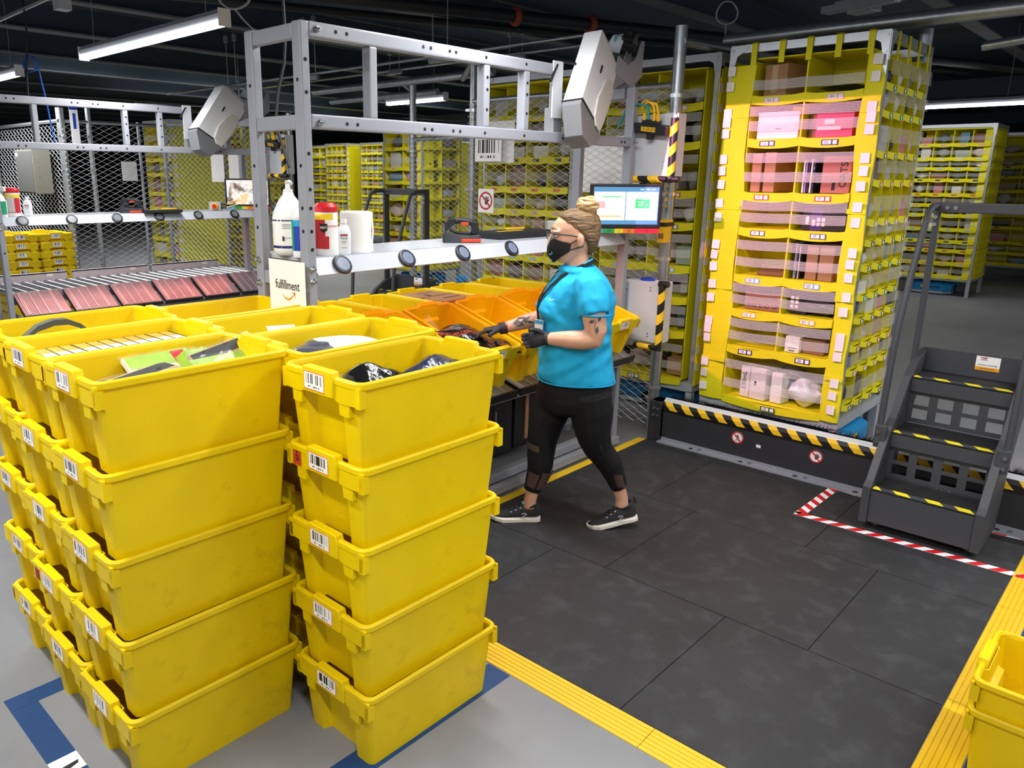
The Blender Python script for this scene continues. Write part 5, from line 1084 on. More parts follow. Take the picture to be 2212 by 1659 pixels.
t = carton('white carton marked 330mL on the bottom shelf', PX, 2.04, 2.235, .335, .565, .3, mat('white_carton', '#ece7e4', .6), rz=R(-10)); ftext(t, '330mL', .05, .065, .12, MATS['grey_print'], up=(0, 1, 0), right=(0, 0, 1)); obj('print_line', G().box(-.001, 0, .02, .023, 0, .23).box(-.001, 0, -.03, -.015, .1, .13), MATS['grey_print'], t)
carton('white milk like carton beside the bags on the bottom shelf', PX, 1.93, 2.01, .335, .55, .12, M_whitep, rz=R(-8))
pouch('poly_bag', 'clear bag of white cartons on the bottom shelf', 'bag', (5.36, 1.79, .44), (.17, .2, .19), M_bagw, .3, (0, .2), seed=34, film=M_clear, crumple=.016); pouch('poly_bag', 'grey film bag at the back of the bottom shelf', 'bag', (5.48, 1.93, .47), (.2, .2, .24), M_bagg, 0, seed=35, film=M_clear)
# goods in the second pod
lab2 = 'on the shelves of the pod behind the fence post'; g2 = 'on the shelves of the pod behind the fence post'
zr = [2.384, 2.114, 1.77, 1.533, 1.212, .972, .71, .34]
for k, z in enumerate(zr):
    for c, yc in enumerate((2.93, 3.33)):
        h = min(.19, ((zr[k - 1] if k else 2.6) - z) * .75)
        for q in range(2): item((5.62, yc - .09 + .18 * q, z + .002), (.25, rp.uniform(.12, .17), h * rp.uniform(.5, 1)), 'on shelf %s, place %s from right, pod behind the post' % (NUM[k], NUM[c * 2 + q]), g2, 0, 'bag' if k in (3, 5) else None)

# ---- drive units
def drive(c, rz, label, number=None):
    t = thing('drive_unit', label, 'robot', c, rz)
    def oct_(hx, hy, ch, z): return [(hx - ch, -hy, z), (hx, -hy + ch, z), (hx, hy - ch, z), (hx - ch, hy, z), (-hx + ch, hy, z), (-hx, hy - ch, z), (-hx, -hy + ch, z), (-hx + ch, -hy, z)]
    obj('body', G().loft([oct_(.36, .29, .1, .05), oct_(.37, .3, .1, .07), oct_(.37, .3, .1, .17), oct_(.33, .26, .09, .2)]), M_blue, t, bevel=.012)
    obj('skirt', G().loft([oct_(.38, .31, .11, .02), oct_(.38, .31, .11, .055)]), M_alu, t); obj('lift_plate', G().lathe([(.2, .2), (.2, .24)], 24), M_greyd, t)
    for s in (-1, 1):
        w = obj('wheel', G().cyl((0, s * .29, .075), (0, s * .315, .075), .075, n=20), M_rubber, t, smooth=40); obj('hub', G().cyl((0, s * .314, .075), (0, s * .318, .075), .035, n=14), M_zinc, w)
    obj('sensor_window', G().box(.371, .375, -.05, .05, .09, .13), M_black, t); obj('warning_label', G().box(-.376, -.371, .05, .13, .11, .15), M_hazy, t)
    if number: text('lettering', number, .05, basis((-.378, -.08, .12), (0, -1, 0), (0, 0, 1)), M_bagn, t)
    return t
drive((5.68, 1.88, 0), R(90), 'blue drive unit under the tall yellow pod')
drive((5.9, 3.1, 0), R(90), 'blue drive unit under the pod behind the fence post')

# ---- simpler pods for the rest of the field
def far_pod(x0, y0, label, cols=4, rows=11, w=.97, d=.93, top=2.71, side_cols=4, goods=.9, where='', grp='', sidegoods=0, robot=None, seed=0, side_plain=False):
    rnd = random.Random(seed); t = thing('fabric_pod', label, 'shelving pod', (x0, y0, 0)); pod_frame(t, w, d, top, post=True)
    obj('fabric_core', G().box(.3, d - .14, .14, w - .1, .32, 2.64), M_fab, t); obj('fabric_roof', G().box(.01, d - .01, .01, w - .01, 2.63, 2.65), M_fab, t); obj('side_fabric', G().box(.0, d, w - .01, w, .32, 2.62), M_fab, t); obj('rear_fabric', G().box(d - .01, d, 0, w, .32, 2.62), M_fab, t)
    cw = (w - .08) / cols; H = 2.62 - .33; zs = []; z = .33
    for k in range(rows): zs.append(z); z += H / rows * (1 + .22 * math.sin(k * 1.9 + seed))
    sc = H / (z - .33); zs = [.33 + (q - .33) * sc for q in zs]
    for c in range(cols + 1): obj('divider', G().box(.01, .3, .04 + c * cw - .006, .04 + c * cw + .006, .33, 2.62), M_fab, t)
    for k, z in enumerate(zs):
        hh = (zs[k + 1] if k + 1 < rows else 2.62) - z
        o = obj('shelf_lip', G().box(.0, .3, .04, w - .04, z - .005, z + .005).loft([[(-.012, y, z - .045 - dz), (-.012, y, z + .01 - dz), (-.004, y, z + .01 - dz), (-.004, y, z - .045 - dz)] for y, dz in [(.04 + (w - .08) * q / (cols * 4), .012 * math.sin(math.pi * ((q % 4) / 4))) for q in range(cols * 4 + 1)]]), M_fab, t)
        for c in range(cols): obj('bin_label', G().box(-.0145, -.0125, .04 + (c + .5) * cw - .04, .04 + (c + .5) * cw + .03, z - .033, z - .008), mat('binlab_%d' % (k % 5), ('#cfd4d8', '#e0a7b2', '#d86a4c', '#3f4a78', '#9cc4d8')[k % 5], .6), o)
        g = G(); g.grid(lambda u, v: (-.01, .04 + (w - .08) * u, z + hh * .22 + v * hh * .3), 1, 1); obj('elastic_band', g, M_band, t)
        for c in range(cols):
            if rnd.random() < goods: item((x0 + .13, y0 + .04 + (c + .5) * cw + rnd.uniform(-.02, .02), z + .006), (.16, cw * rnd.uniform(.45, .85), hh * rnd.uniform(.35, .8)), 'in column %s, row %s up, %s' % (NUM[cols - 1 - c], NUM[k], where), 'in the bins of %s' % where, rnd.uniform(-.1, .1))
    if side_plain:
        obj('side_fabric', G().box(.0, d, -.004, .004, .32, 2.62), M_fab, t)
        for k in range(14): obj('pocket_tag', G().box(.02, .08, -.008, -.004, .45 + k * .15, .52 + k * .15), M_tag, t)
    else:
        sw = (d - .06) / side_cols
        for c in range(side_cols + 1): obj('side_divider', G().box(.03 + c * sw - .005, .03 + c * sw + .005, .005, .14, .33, 2.62), M_fab, t)
        for k, z in enumerate(zs):
            obj('side_lip', G().box(.03, d - .03, -.004, .14, z - .004, z + .004).box(.03, d - .03, -.01, -.002, z - .04, z + .006), M_fab, t)
            for c in range(side_cols):
                if rnd.random() < sidegoods: item((x0 + .03 + (c + .5) * sw, y0 + .07, z + .006), (sw * .75, .07, .13), 'in side column %s, row %s up, %s' % (NUM[c], NUM[k], where), 'in the side bins of %s' % where)
    return t
far_pod(5.48, 3.9, 'yellow fabric pod with four columns right behind the fence', cols=4, rows=11, w=1.02, where='the pod right behind the fence', goods=.95, seed=1, side_plain=True)
drive((5.95, 4.4, 0), R(90), 'blue drive unit under the pod right behind the fence')
far_pod(9.05, 9.45, 'brightly lit two column pod beyond the dark step rails', cols=2, rows=8, where='the bright two column pod', goods=1, seed=2, sidegoods=.6, side_cols=2)
drive((9.5, 9.9, 0), R(90), 'blue drive unit under the bright two column pod'); drive((9.9, 8.9, 0), R(90), 'blue drive unit beyond the narrow fence panel')
far_pod(13.7, 17.3, 'far pod with four columns in the dim row at the left of the row', where='the far left hand pod', seed=3, goods=.95, side_plain=True)
far_pod(13.9, 16.0, 'far pod with four columns in the middle of the dim row', where='the far middle pod', seed=4, goods=.95, side_plain=True)
far_pod(14.3, 18.9, 'far pod seen in shade beside the white jug', cols=2, rows=10, where='the far shaded pod', seed=5, goods=.9, side_cols=3)
far_pod(14.0, 13.4, 'far yellow pod glimpsed between the two fence posts', cols=2, rows=9, where='the far pod between the posts', seed=6, goods=.5, side_plain=True)
far_pod(14.75, 2.62, 'far pod with four columns on a blue drive unit behind the steps', where='the far pod behind the steps', seed=7, goods=1, rows=12, w=1.12)
drive((15.2, 3.2, 0), 0, 'blue drive unit numbered 462940 under the far pod', '462940')
far_pod(16.6, 4.1, 'far pod seen as a thin yellow slice beside the tall pod', cols=2, rows=10, where='the far sliced pod', seed=8, goods=.6, side_plain=True)
far_pod(15.9, .95, 'far pod cut by the right edge of the photo', where='the far pod at the right edge', seed=9, goods=.9, rows=11)
far_pod(17.9, 2.2, 'far pod standing behind the one on the blue drive unit', cols=2, rows=10, where='the farthest pod on the right', seed=10, goods=.6)
far_pod(6.1, 12.2, 'yellow pod seen through the far left fence', cols=2, rows=9, where='the pod behind the left fence', seed=11, goods=.6, side_plain=True)
far_pod(7.3, 12.0, 'yellow pod seen through the fence above the left emergency stop', cols=4, rows=10, where='the pod above the left emergency stop', seed=12, goods=.7, sidegoods=.5)
# ================================================================== barrier and steps
def barrier(dx, dy, y1, y0, label, signs=True):
    t = thing('brush_barrier', label, 'barrier', (4.885 + dx, y1 + dy, 0)); L = y1 - y0
    obj('panel', G().box(0, .012, -L, 0, .0, .275), M_chard, t); obj('foot_plate', G().box(-.07, 0, -L, 0, .0085, .016).box(-.006, 0, -L, 0, .01, .035), M_greyd, t)
    obj('top_cap', G().prism([(-.012, .262), (.045, .29), (.05, .318), (.03, .326), (.0, .306), (-.012, .284)], -L, 0, 'y'), mat('white_aluminium', '#e6e8ea', .35, .3), t)
    obj('black_band', G().prism([(-.0155, .247), (-.0125, .247), (-.0125, .2785), (-.0155, .2785)], -L, 0, 'y').prism([(-.0155, .278), (-.0125, .278), (.0, .303), (-.003, .304)], -L, 0, 'y'), M_hazb, t)
    n = int(L / .123); bm = G().hexa([(-.0165, 0, .248), (-.0165, -.06, .248), (-.0128, -.06, .248), (-.0128, 0, .248), (-.0165, .03, .279), (-.0165, -.03, .279), (-.0128, -.03, .279), (-.0128, .03, .279)]).hexa([(-.0165, .03, .279), (-.0165, -.03, .279), (-.0128, -.03, .279), (-.0128, .03, .279), (-.0042, .052, .3045), (-.0042, -.008, .3045), (-.001, -.008, .303), (-.001, .052, .303)]).mesh('yellow_stripe')
    for k in range(n): obj('yellow_stripe', bm, M_hazy, t, loc=(0, -.06 - k * .123, 0))
    rnd = random.Random(5); g = G()
    for k in range(int(L * 700)):
        y = -rnd.uniform(0, L); x = rnd.uniform(.05, .13); a = rnd.uniform(.04, .09); b = rnd.uniform(-.02, .02); h = rnd.uniform(.01, .03)
        g.add([(x, y - .0012, .308), (x, y + .0012, .308), (x + a, y + b, .308 + h)], [(0, 1, 2)])
    obj('brush_bristles', g.mesh('brush_bristles', fixn=False), mat('bristle_black', '#0b0b0c', .95, spec=.05), t, kind='stuff'); obj('brush_holder', G().box(.03, .12, -L, 0, .285, .308), MATS['bristle_black'], t)
    obj('end_bracket', G().box(-.03, .1, 0, .1, 0, .3).prism([(-.05, 0), (.1, 0), (.1, .1), (-.01, .1)], 0, .3), M_chard, t, bevel=.01) 
    for y in (.02, .055): 
        for z in (.2, .25): bolt_at((-.032, y, z), (-1, 0, 0), t, .007)
    for k in range(6): obj('slot', G().cyl((-.035, -.25 - k * .36, .0162), (-.035, -.25 - k * .36, .0166), .016, n=10), M_hole, t); obj('clip', G().box(-.05, -.01, -.32 - k * .36, -.3 - k * .36, .016, .022), M_zinc, t)
    if signs:
        obj('small_label', G().box(-.001, 0, -.72, -.69, .13, .15), M_whitep, t)
    return t
barrier(0, 0, 2.59, -.35, 'dark grey barrier with brush strip and striped top edge before the pods')
prohib('round no walking sign on the dark barrier', (0, 0, 0), basis((4.883, 2.03, .165), (0, -1, 0), (0, 0, 1)), .042, False, False)
prohib('round do not touch sign on the dark barrier', (0, 0, 0), basis((4.883, 1.52, .165), (0, -1, 0), (0, 0, 1)), .042, False, True)
prohib('round warning sign on the barrier seen through the riser of the steps', (0, 0, 0), basis((4.883, .82, .13), (0, -1, 0), (0, 0, 1)), .05, False, True)

def steps(dx, dy, label):
    t = thing('step_platform', label, 'steps', (4.37 + dx, .82 + dy, 0)); W = .28    # local x into the stair, y across (-W..W)
    zs = (.24, .507, .777); xs = (.0, .235, .49); xb = .75
    for k in range(3):
        x0 = xs[k]; x1 = (xs[k + 1] + .02) if k < 2 else xb
        tr = obj('tread', G().box(x0, x1, -W + .04, W - .04, zs[k] - .012, zs[k]).box(x0, x0 + .012, -W + .04, W - .04, zs[k] - (.19 if k == 0 else .085), zs[k]), M_char, t, bevel=.004)
        obj('grip_strip', G().box(x0 + .055, x1 - .02, -W + .045, W - .045, zs[k], zs[k] + .0012), M_rubber, tr)
        sm = [(0, 0), (.07, 0), (.1, .034), (.03, .034)]
        for q, y in enumerate((-.235, -.1, .05, .19)):
            poly = [(x0 + .006 + b * 1.35, y + a) for a, b in sm]; poly = [(px, min(W - .045, max(-W + .045, py))) for px, py in poly]
            obj('yellow_mark', G().prism(poly, zs[k] + .0008, zs[k] + .0018), mat('safety_yellow', '#e9d51c', .6), tr)
    # perforated risers behind tread one and two
    for k in (0, 1):
        x = xs[k + 1] + .015; z0, z1 = zs[k] + .003, zs[k + 1] - .086; g = G(); ys = [-.24]; hw = .038
        cy = (-.178, -.06, .06, .178); zc = (z0 + (z1 - z0) * .3, z0 + (z1 - z0) * .74); hh = (z1 - z0) * .16
        ye = [-.24]; 
        for c in cy: ye += [c - hw, c + hw]
        ye.append(.24); ze = [z0]
        for c in zc: ze += [c - hh, c + hh]
        ze.append(z1)
        for i in range(len(ye) - 1):
            for j in range(len(ze) - 1):
                if not (i % 2 == 1 and j % 2 == 1): g.box(x, x + .006, ye[i], ye[i + 1], ze[j], ze[j + 1])
        obj('perforated_riser', g, M_char, t)
    obj('toe_board', G().box(xb, xb + .012, -W + .02, W - .02, zs[2] - .02, .908), M_char, t)
    for s in (-1, 1):
        a, b = sorted((s * (W - .04), s * W))
        g = G().prism([(-.01, .045), (-.01, .25), (.03, .275), (.235, .54), (.29, .57), (.47, .78), (.6, .86), (.78, .9), (.78, .74), (.64, .6), (.47, .33), (.41, .045)], a, b, 'y'); obj('side_panel', g, M_char, t, bevel=.003)
        obj('flat_post', G().box(.62, .68, s * W - .012, s * W + .012, .7, 1.74), M_char, t, bevel=.004)
        pts = [(.19, s * (W + .012), .44), (.205, s * (W + .012), .6), (.225, s * (W + .01), .95), (.25, s * (W + .008), 1.12), (.32, s * (W + .006), 1.35), (.42, s * W, 1.62), (.455, s * W, 1.69), (.52, s * W, 1.718), (.63, s * W, 1.72)]
        h = obj('handrail', G().tube(pts, .017, 10), M_char, t, smooth=50)
        for z in (.455, .51): obj('bolt', G().cyl((.17, s * (W + .012), z), (.165, s * (W + .012), z), .011, n=10), M_chrome, h)
        obj('hinge_plate', G().box(.172, .2, s * W - .03, s * W + .03, .42, .55), M_char, h, bevel=.008)
        for y, z in ((.1, 0), (.4, 0)): obj('leveling_foot', G().cyl((y, s * (W - .06), 0), (y, s * (W - .06), .01), .022, n=14).cyl((y, s * (W - .06), .01), (y, s * (W - .06), .05), .008, n=8), M_zinc, t)
        for z in (1.62, 1.66): obj('bolt', G().cyl((.62, s * W, z), (.612, s * W, z), .011, n=10), M_chrome, t)
    obj('rear_crossbar', G().box(.62, .68, -W, W, 1.685, 1.74), M_char, t, bevel=.006)
    for y in (W - .05, W - .09): obj('bolt', G().cyl((.62, y, 1.712), (.612, y, 1.712), .011, n=10), M_chrome, t)
    p = obj('capacity_plate', G().box(xb - .0012, xb, -.12, -.005, .82, .9), M_whitep, t); obj('orange_band', G().box(xb - .002, xb - .0012, -.12, -.005, .82, .84), M_orange, p)
    obj('red_frame', G().box(xb - .002, xb - .0012, -.06, -.025, .878, .881).box(xb - .002, xb - .0012, -.06, -.025, .892, .895), M_redp, p)
    text('lettering', 'CMP', .014, basis((xb - .0022, -.042, .887), (0, -1, 0), (0, 0, 1)), M_print, p); text('lettering', 'MAXIMUM CAPACITIES', .009, basis((xb - .0022, -.062, .851), (0, -1, 0), (0, 0, 1)), M_print, p); text('lettering', '1 PERSONS / 300 LBS', .008, basis((xb - .0026, -.062, .83), (0, -1, 0), (0, 0, 1)), M_print, p)
    return t
steps(0, 0, 'dark grey three step platform with handrails beside the tall pod')
steps(.03, 4.68, 'dark grey step platform seen behind the main shelf')
# ================================================================== the woman at the rack
from mathutils import noise as mnoise
def remesh(g, name, voxel, it=4, disp=None):
    me = g.mesh(name); o = bpy.data.objects.new('tmp', me); col.objects.link(o)
    r = o.modifiers.new('r', 'REMESH'); r.mode = 'VOXEL'; r.voxel_size = voxel; r.use_smooth_shade = True
    if it: s = o.modifiers.new('s', 'SMOOTH'); s.factor = .5; s.iterations = it
    bpy.context.view_layer.update()
    out = bpy.data.meshes.new_from_object(o.evaluated_get(bpy.context.evaluated_depsgraph_get())); out.name = name; bpy.data.objects.remove(o)
    if disp:
        out.update(); nr = [v.normal.copy() for v in out.vertices]
        for v, n in zip(out.vertices, nr): v.co += n * disp(v.co)
    out.polygons.foreach_set('use_smooth', [True] * len(out.polygons)); return out
def sec(z, xf, xb, w, n=20, e=2.2, cy=0, egg=0, tilt=0):
    pts = []; cx = (xf + xb) / 2; a = (xf - xb) / 2
    for k in range(n):
        t = 2 * math.pi * k / n; c, s = math.cos(t), math.sin(t)
        x = a * math.copysign(abs(c) ** (2 / e), c); y = w * math.copysign(abs(s) ** (2 / e), s); y *= 1 - egg * max(0, c); pts.append((cx + x, cy + y, z + tilt * x))
    return pts
def limb(g, pts, n=14): g.tube([p[:3] for p in pts], [p[3] for p in pts], n)
M_skin = mat('skin', '#d3a084', .5, var=.06, scale=12, sss=.12)
M_shirt = mat('turquoise_cotton', '#0aa2d2', .8, var=.03, scale=12, bump=.25, bscale=25)
M_leg = mat('black_leggings', '#141417', .75, spec=.25, bump=.1, bscale=80)
M_mesh = mat('sheer_mesh_panel', '#4a352e', .6)
M_glove = mat('black_glove', '#222227', .7, bump=.3, bscale=160)
M_hair = mat('blond_brown_hair', '#8a6a42', .55, var=.1, scale=22, var_hex='#45301c', bump=1, bscale=40, stretch=(.5, 3, 3))
M_hairb = mat('blond_bun_hair', '#cfae78', .5, var=.1, scale=14, var_hex='#8d6b42', bump=.7, bscale=26, stretch=(1, 1, 4))
M_tat = mat('tattoo_ink', '#4a4a50', .6)
W = thing('person', 'woman in turquoise T-shirt, black leggings, mask and gloves reaching into a tote while walking', 'person', (3.27, 2.266, .008), R(135.2))
HEAD = [(1.432, .1, .02, .028), (1.45, .117, -.01, .046), (1.475, .134, -.04, .058), (1.505, .141, -.058, .065), (1.54, .142, -.072, .07), (1.575, .139, -.083, .073), (1.605, .141, -.086, .075), (1.635, .131, -.084, .073), (1.66, .111, -.074, .066), (1.68, .075, -.05, .048), (1.692, .035, -.015, .02)]
def head_at(z):
    for a, b in zip(HEAD, HEAD[1:]):
        if a[0] <= z <= b[0]: t = (z - a[0]) / (b[0] - a[0]); return [a[i] + (b[i] - a[i]) * t for i in range(4)]
    return list(HEAD[0] if z < HEAD[0][0] else HEAD[-1])
LARM = [(-.03, .14, 1.345, .045), (-.038, .19, 1.29, .055), (-.045, .225, 1.2, .058), (-.058, .236, 1.12, .054), (-.052, .235, 1.082, .05), (0, .222, 1.076, .049), (.07, .195, 1.073, .045), (.13, .165, 1.07, .036), (.17, .148, 1.068, .031)]
RARM = [(0, -.14, 1.34, .045), (.04, -.2, 1.25, .055), (.085, -.225, 1.15, .05), (.11, -.228, 1.115, .048), (.16, -.22, 1.105, .046), (.23, -.21, 1.088, .042), (.31, -.2, 1.066, .034), (.37, -.195, 1.052, .029)]
g = G(); g.loft([sec(z, f, b, w, egg=.18) for z, f, b, w in HEAD])
g.hexa([(.13, -.02, 1.515), (.166, -.012, 1.522), (.166, .012, 1.522), (.13, .02, 1.515), (.13, -.008, 1.59), (.147, -.006, 1.588), (.147, .006, 1.588), (.13, .008, 1.59)])
for s in (-1, 1): g.ell((.128, s * .034, 1.588), (.02, .03, .012)); g.ell((.012, s * .074, 1.548), (.02, .008, .034))
limb(g, [(.0, 0, 1.33, .08), (-.002, 0, 1.40, .062), (.006, 0, 1.45, .055), (.012, 0, 1.5, .052)])
g.loft([sec(z, f * .9, b * .9, w * .9) for z, f, b, w in ((.75, .12, -.13, .12), (.85, .15, -.16, .14), (1.0, .17, -.17, .16), (1.2, .17, -.18, .165), (1.33, .12, -.13, .15), (1.37, .06, -.07, .08))])
limb(g, LARM); limb(g, RARM)
limb(g, [(-.06, .075, .74, .07), (-.09, .085, .59, .075), (-.135, .075, .46, .055), (-.205, .07, .37, .052), (-.268, .06, .225, .036), (-.285, .06, .17, .034), (-.29, .06, .12, .036)])
limb(g, [(.04, -.075, .74, .07), (.13, -.07, .53, .066), (.148, -.055, .375, .056), (.155, -.05, .29, .054), (.19, -.035, .17, .037), (.2, -.03, .12, .035), (.205, -.03, .07, .038)])
body = obj('body', remesh(g, 'body', .0075, 3), M_skin, W)
# shirt
TOR = [(.822, .186, -.214, .19), (.86, .188, -.209, .19), (.92, .187, -.196, .185), (1.0, .184, -.185, .176), (1.08, .182, -.181, .168), (1.15, .19, -.19, .17), (1.21, .196, -.195, .175), (1.25, .184, -.193, .18), (1.3, .155, -.178, .185), (1.35, .12, -.15, .178), (1.385, .085, -.118, .14), (1.405, .062, -.092, .1), (1.418, .045, -.075, .075)]
def folds(k=1.0):
    def f(c):
        n = mnoise.noise(Vector((c.x * 9, c.y * 9, c.z * 7))); m_ = mnoise.noise(Vector((c.x * 22 + c.z * 10, c.y * 20, c.z * 16 - c.x * 12)))
        w_ = math.exp(-((c.z - .95 + c.x * .5) / .07) ** 2) * .006 * math.sin((c.z + c.x * .6) * 60) + math.exp(-((c.z - 1.12 - c.x * .3) / .06) ** 2) * .005 * math.sin((c.z - c.x * .5) * 70); return k * (.008 * n + .005 * m_ + w_)
    return f
g = G(); g.loft([sec(z, f, b, w, e=2.4, tilt=.02 if z < .9 else 0) for z, f, b, w in TOR])
for s in (-1, 1): g.ell((.12, s * .075, 1.2), (.085, .075, .075))
limb(g, [(-.01, .13, 1.35, .07), (-.03, .175, 1.33, .08), (-.04, .21, 1.26, .082), (-.045, .224, 1.21, .08), (-.046, .226, 1.203, .078)])
limb(g, [(.0, -.13, 1.345, .07), (.02, -.18, 1.3, .078), (.05, -.21, 1.23, .076), (.06, -.215, 1.205, .074)])
g.ell((.0, 0, 1.395), (.1, .14, .035))
shirt = obj('t_shirt', remesh(g, 't_shirt', .0075, 5, folds()), M_shirt, W)
# hems of shirt and sleeve
def ringtube(name, pts, r, m, parent): g = G(); g.tube(pts + [pts[0]], r, 6); return obj(name, g, m, parent, smooth=60)
ringtube('shirt_hem', [(p[0], p[1], p[2]) for p in sec(.826, .187, -.2145, .191, 36, 2.4, tilt=.02)], .004, M_shirt, W)
nl = Vector((-.05, .22, 1.207)); 
ringtube('sleeve_hem', [tuple(nl + Vector((.075 * math.cos(a), .073 * math.sin(a), .0))) for a in [2 * math.pi * k / 24 for k in range(24)]], .005, M_shirt, W)
ringtube('neck_band', [(.002 + .068 * math.cos(a), .078 * math.sin(a), 1.425 - .028 * math.cos(a)) for a in [2 * math.pi * k / 24 for k in range(24)]], .007, M_shirt, W)
# leggings
g = G(); g.loft([sec(z, f, b, w, e=2.4) for z, f, b, w in ((.9, .16, -.17, .165), (.84, .172, -.2, .176), (.78, .175, -.205, .18), (.72, .172, -.192, .178), (.67, .155, -.165, .165), (.64, .1, -.1, .12))])
limb(g, [(-.07, .085, .76, .12), (-.088, .09, .67, .114), (-.096, .09, .59, .102), (-.112, .086, .52, .088), (-.137, .08, .46, .076), (-.17, .076, .42, .07), (-.207, .071, .37, .068), (-.238, .065, .3, .057), (-.268, .06, .232, .045)])
limb(g, [(.05, -.085, .76, .12), (.09, -.08, .65, .11), (.125, -.074, .54, .094), (.143, -.064, .45, .082), (.148, -.058, .375, .075), (.15, -.053, .31, .071), (.168, -.045, .24, .059), (.192, -.036, .168, .047)])
obj('leggings', remesh(g, 'leggings', .0075, 4, lambda c: .0025 * mnoise.noise(Vector((c.x * 14, c.y * 14, c.z * 12)))), M_leg, W)
def leg_patch(name, c0, c1, r0, r1, a0, a1, m):
    g = G(); c0, c1 = Vector(c0), Vector(c1)
    g.grid(lambda u, v: c0.lerp(c1, v) + Vector((math.cos(a0 + (a1 - a0) * u), math.sin(a0 + (a1 - a0) * u), .25 * math.cos(a0 + (a1 - a0) * u))) * (r0 + (r1 - r0) * v), 10, 6); return obj(name, g, m, W, smooth=80)
leg_patch('mesh_panel', (.15, -.052, .3), (.182, -.04, .2), .073, .057, R(95), R(190), M_mesh); leg_patch('mesh_panel', (.152, -.05, .28), (.18, -.04, .2), .072, .056, R(30), R(85), M_mesh)
leg_patch('mesh_panel', (.146, -.062, .44), (.147, -.058, .405), .0825, .079, R(0), R(75), M_mesh); leg_patch('mesh_panel', (-.222, .068, .335), (-.258, .062, .25), .0625, .05, R(60), R(200), M_mesh); leg_patch('mesh_panel', (-.115, .083, .51), (-.135, .078, .465), .0875, .078, R(20), R(100), M_mesh)
# shoes
M_shoe = mat('black_knit_shoe', '#232326', .8, var=.35, scale=35, bump=.4, bscale=120); M_sole = mat('cream_sole', '#e6dfd4', .6)
def shoe(x, y, z, pitch):
    M_ = Matrix.Translation((x, y, z)) @ Matrix.Rotation(pitch, 4, 'Y')       # local x = toe direction, heel at 0
    g = G(); prof = [(.0, .03, .025, .1), (.02, .04, .02, .105), (.06, .041, .02, .095), (.11, .042, .02, .088), (.16, .046, .02, .07), (.21, .046, .02, .052), (.25, .036, .022, .042), (.268, .016, .026, .034)]
    rings = []
    for px, w, z0, z1 in prof: rings.append([(px, w * math.cos(a) * (1 if math.sin(a) < 0 else .82), (z0 + z1) / 2 + (z1 - z0) / 2 * math.sin(a)) for a in [2 * math.pi * k / 14 for k in range(14)]])
    g.loft(rings); o = obj('shoe', remesh(g, 'shoe', .006, 3), M_shoe, W, M=M_)
    out = [(-.006, .0), (.0, .032), (.03, .042), (.09, .04), (.15, .046), (.21, .049), (.25, .039), (.275, .012), (.275, -.012), (.25, -.039), (.21, -.049), (.15, -.046), (.09, -.04), (.03, -.042), (.0, -.032)]
    g = G().loft([[(a, b, zz + (.01 if a > .24 else 0)) for a, b in out] for zz in (0, .022)]); obj('sole', g, M_sole, o, bevel=.004)
    g = G().tube([(.01 + .034 * math.cos(a) + .035, .032 * math.sin(a), .104 - .012 * math.cos(a) - .012) for a in [2 * math.pi * k / 16 for k in range(17)]], .008, 6); obj('collar', g, M_rubber, o, smooth=60)
    g = G()
    for k in range(4): g.tube([(.11 + .025 * k, -.025, .088 - .012 * k), (.118 + .025 * k, 0, .096 - .013 * k), (.11 + .025 * k, .025, .088 - .012 * k)], .003, 5)
    obj('laces', g, M_rubber, o); 
    for k in range(4): obj('eyelet', G().ell((.112 + .025 * k, .029, .082 - .012 * k), (.004, .003, .004), 8, 5), M_plasw, o)
    obj('heel_tab', G().box(-.012, -.004, -.008, .008, .09, .13), M_rubber, o, bevel=.003); obj('teal_tab', G().box(.075, .1, -.014, .014, .098, .104), mat('teal_tab', '#6fa5a0', .6), o)
    g = G().tube([(.105, .044, .052), (.09, .0445, .058), (.078, .0445, .05), (.09, .0445, .044), (.1, .0445, .036), (.088, .0445, .03), (.074, .044, .034)], .0022, 5); obj('logo_mark', g, M_lightgrey, o)
shoe(.145, -.03, 0, R(0)); shoe(-.375, .06, .05, R(14))
# gloved hands
def hand(frame, curl, spread, thumb, name, label):
    """frame: local x = fingers, y = thumb side, z = back of the hand; origin at the wrist"""
    g = G(); g.loft([[(x, w * math.cos(a), t * math.sin(a)) for a in [2 * math.pi * k / 12 for k in range(12)]] for x, w, t in ((-.03, .03, .026), (0, .03, .024), (.02, .034, .022), (.05, .042, .02), (.075, .043, .018), (.09, .04, .015))])
    for k, (y, L) in enumerate(((.03, .075), (.011, .083), (-.009, .078), (-.028, .062))):
        p = Vector((.078, y, 0)); d = Vector((1, (y - .0) * spread, 0)).normalized(); pts = [(p.x - .02, p.y, p.z, .0105), (p.x, p.y, p.z, .0105)]; a = 0
        for f, c in ((.45, curl[0]), (.32, curl[1]), (.23, curl[2])):
            a += c * (1 + .12 * k); p = p + Vector((d.x * math.cos(a), d.y * math.cos(a), -math.sin(a))) * L * f; pts.append((p.x, p.y, p.z, .0103 - .0012 * len(pts) / 2))
        limb(g, pts, 10)
    tp = [(.012, .028, -.004, .014), (.035, .044, -.01, .0135)]; p = Vector((.035, .044, -.01))
    for L, dv in thumb: p = p + Vector(dv).normalized() * L; tp.append((p.x, p.y, p.z, .0115))
    limb(g, tp, 10)
    me = remesh(g, name, .0035, 2); o = obj(name, me, M_glove, W, label=label); o.matrix_local = frame; return o
fN = basis((.172, .147, 1.067), (.985, -.13, -.1), (.12, -.08, .985)); hN = hand(fN, (R(28), R(38), R(30)), 1.2, ((.03, (.9, .35, -.5)), (.026, (1, .0, -.5))), 'glove', 'black work glove with grey print')
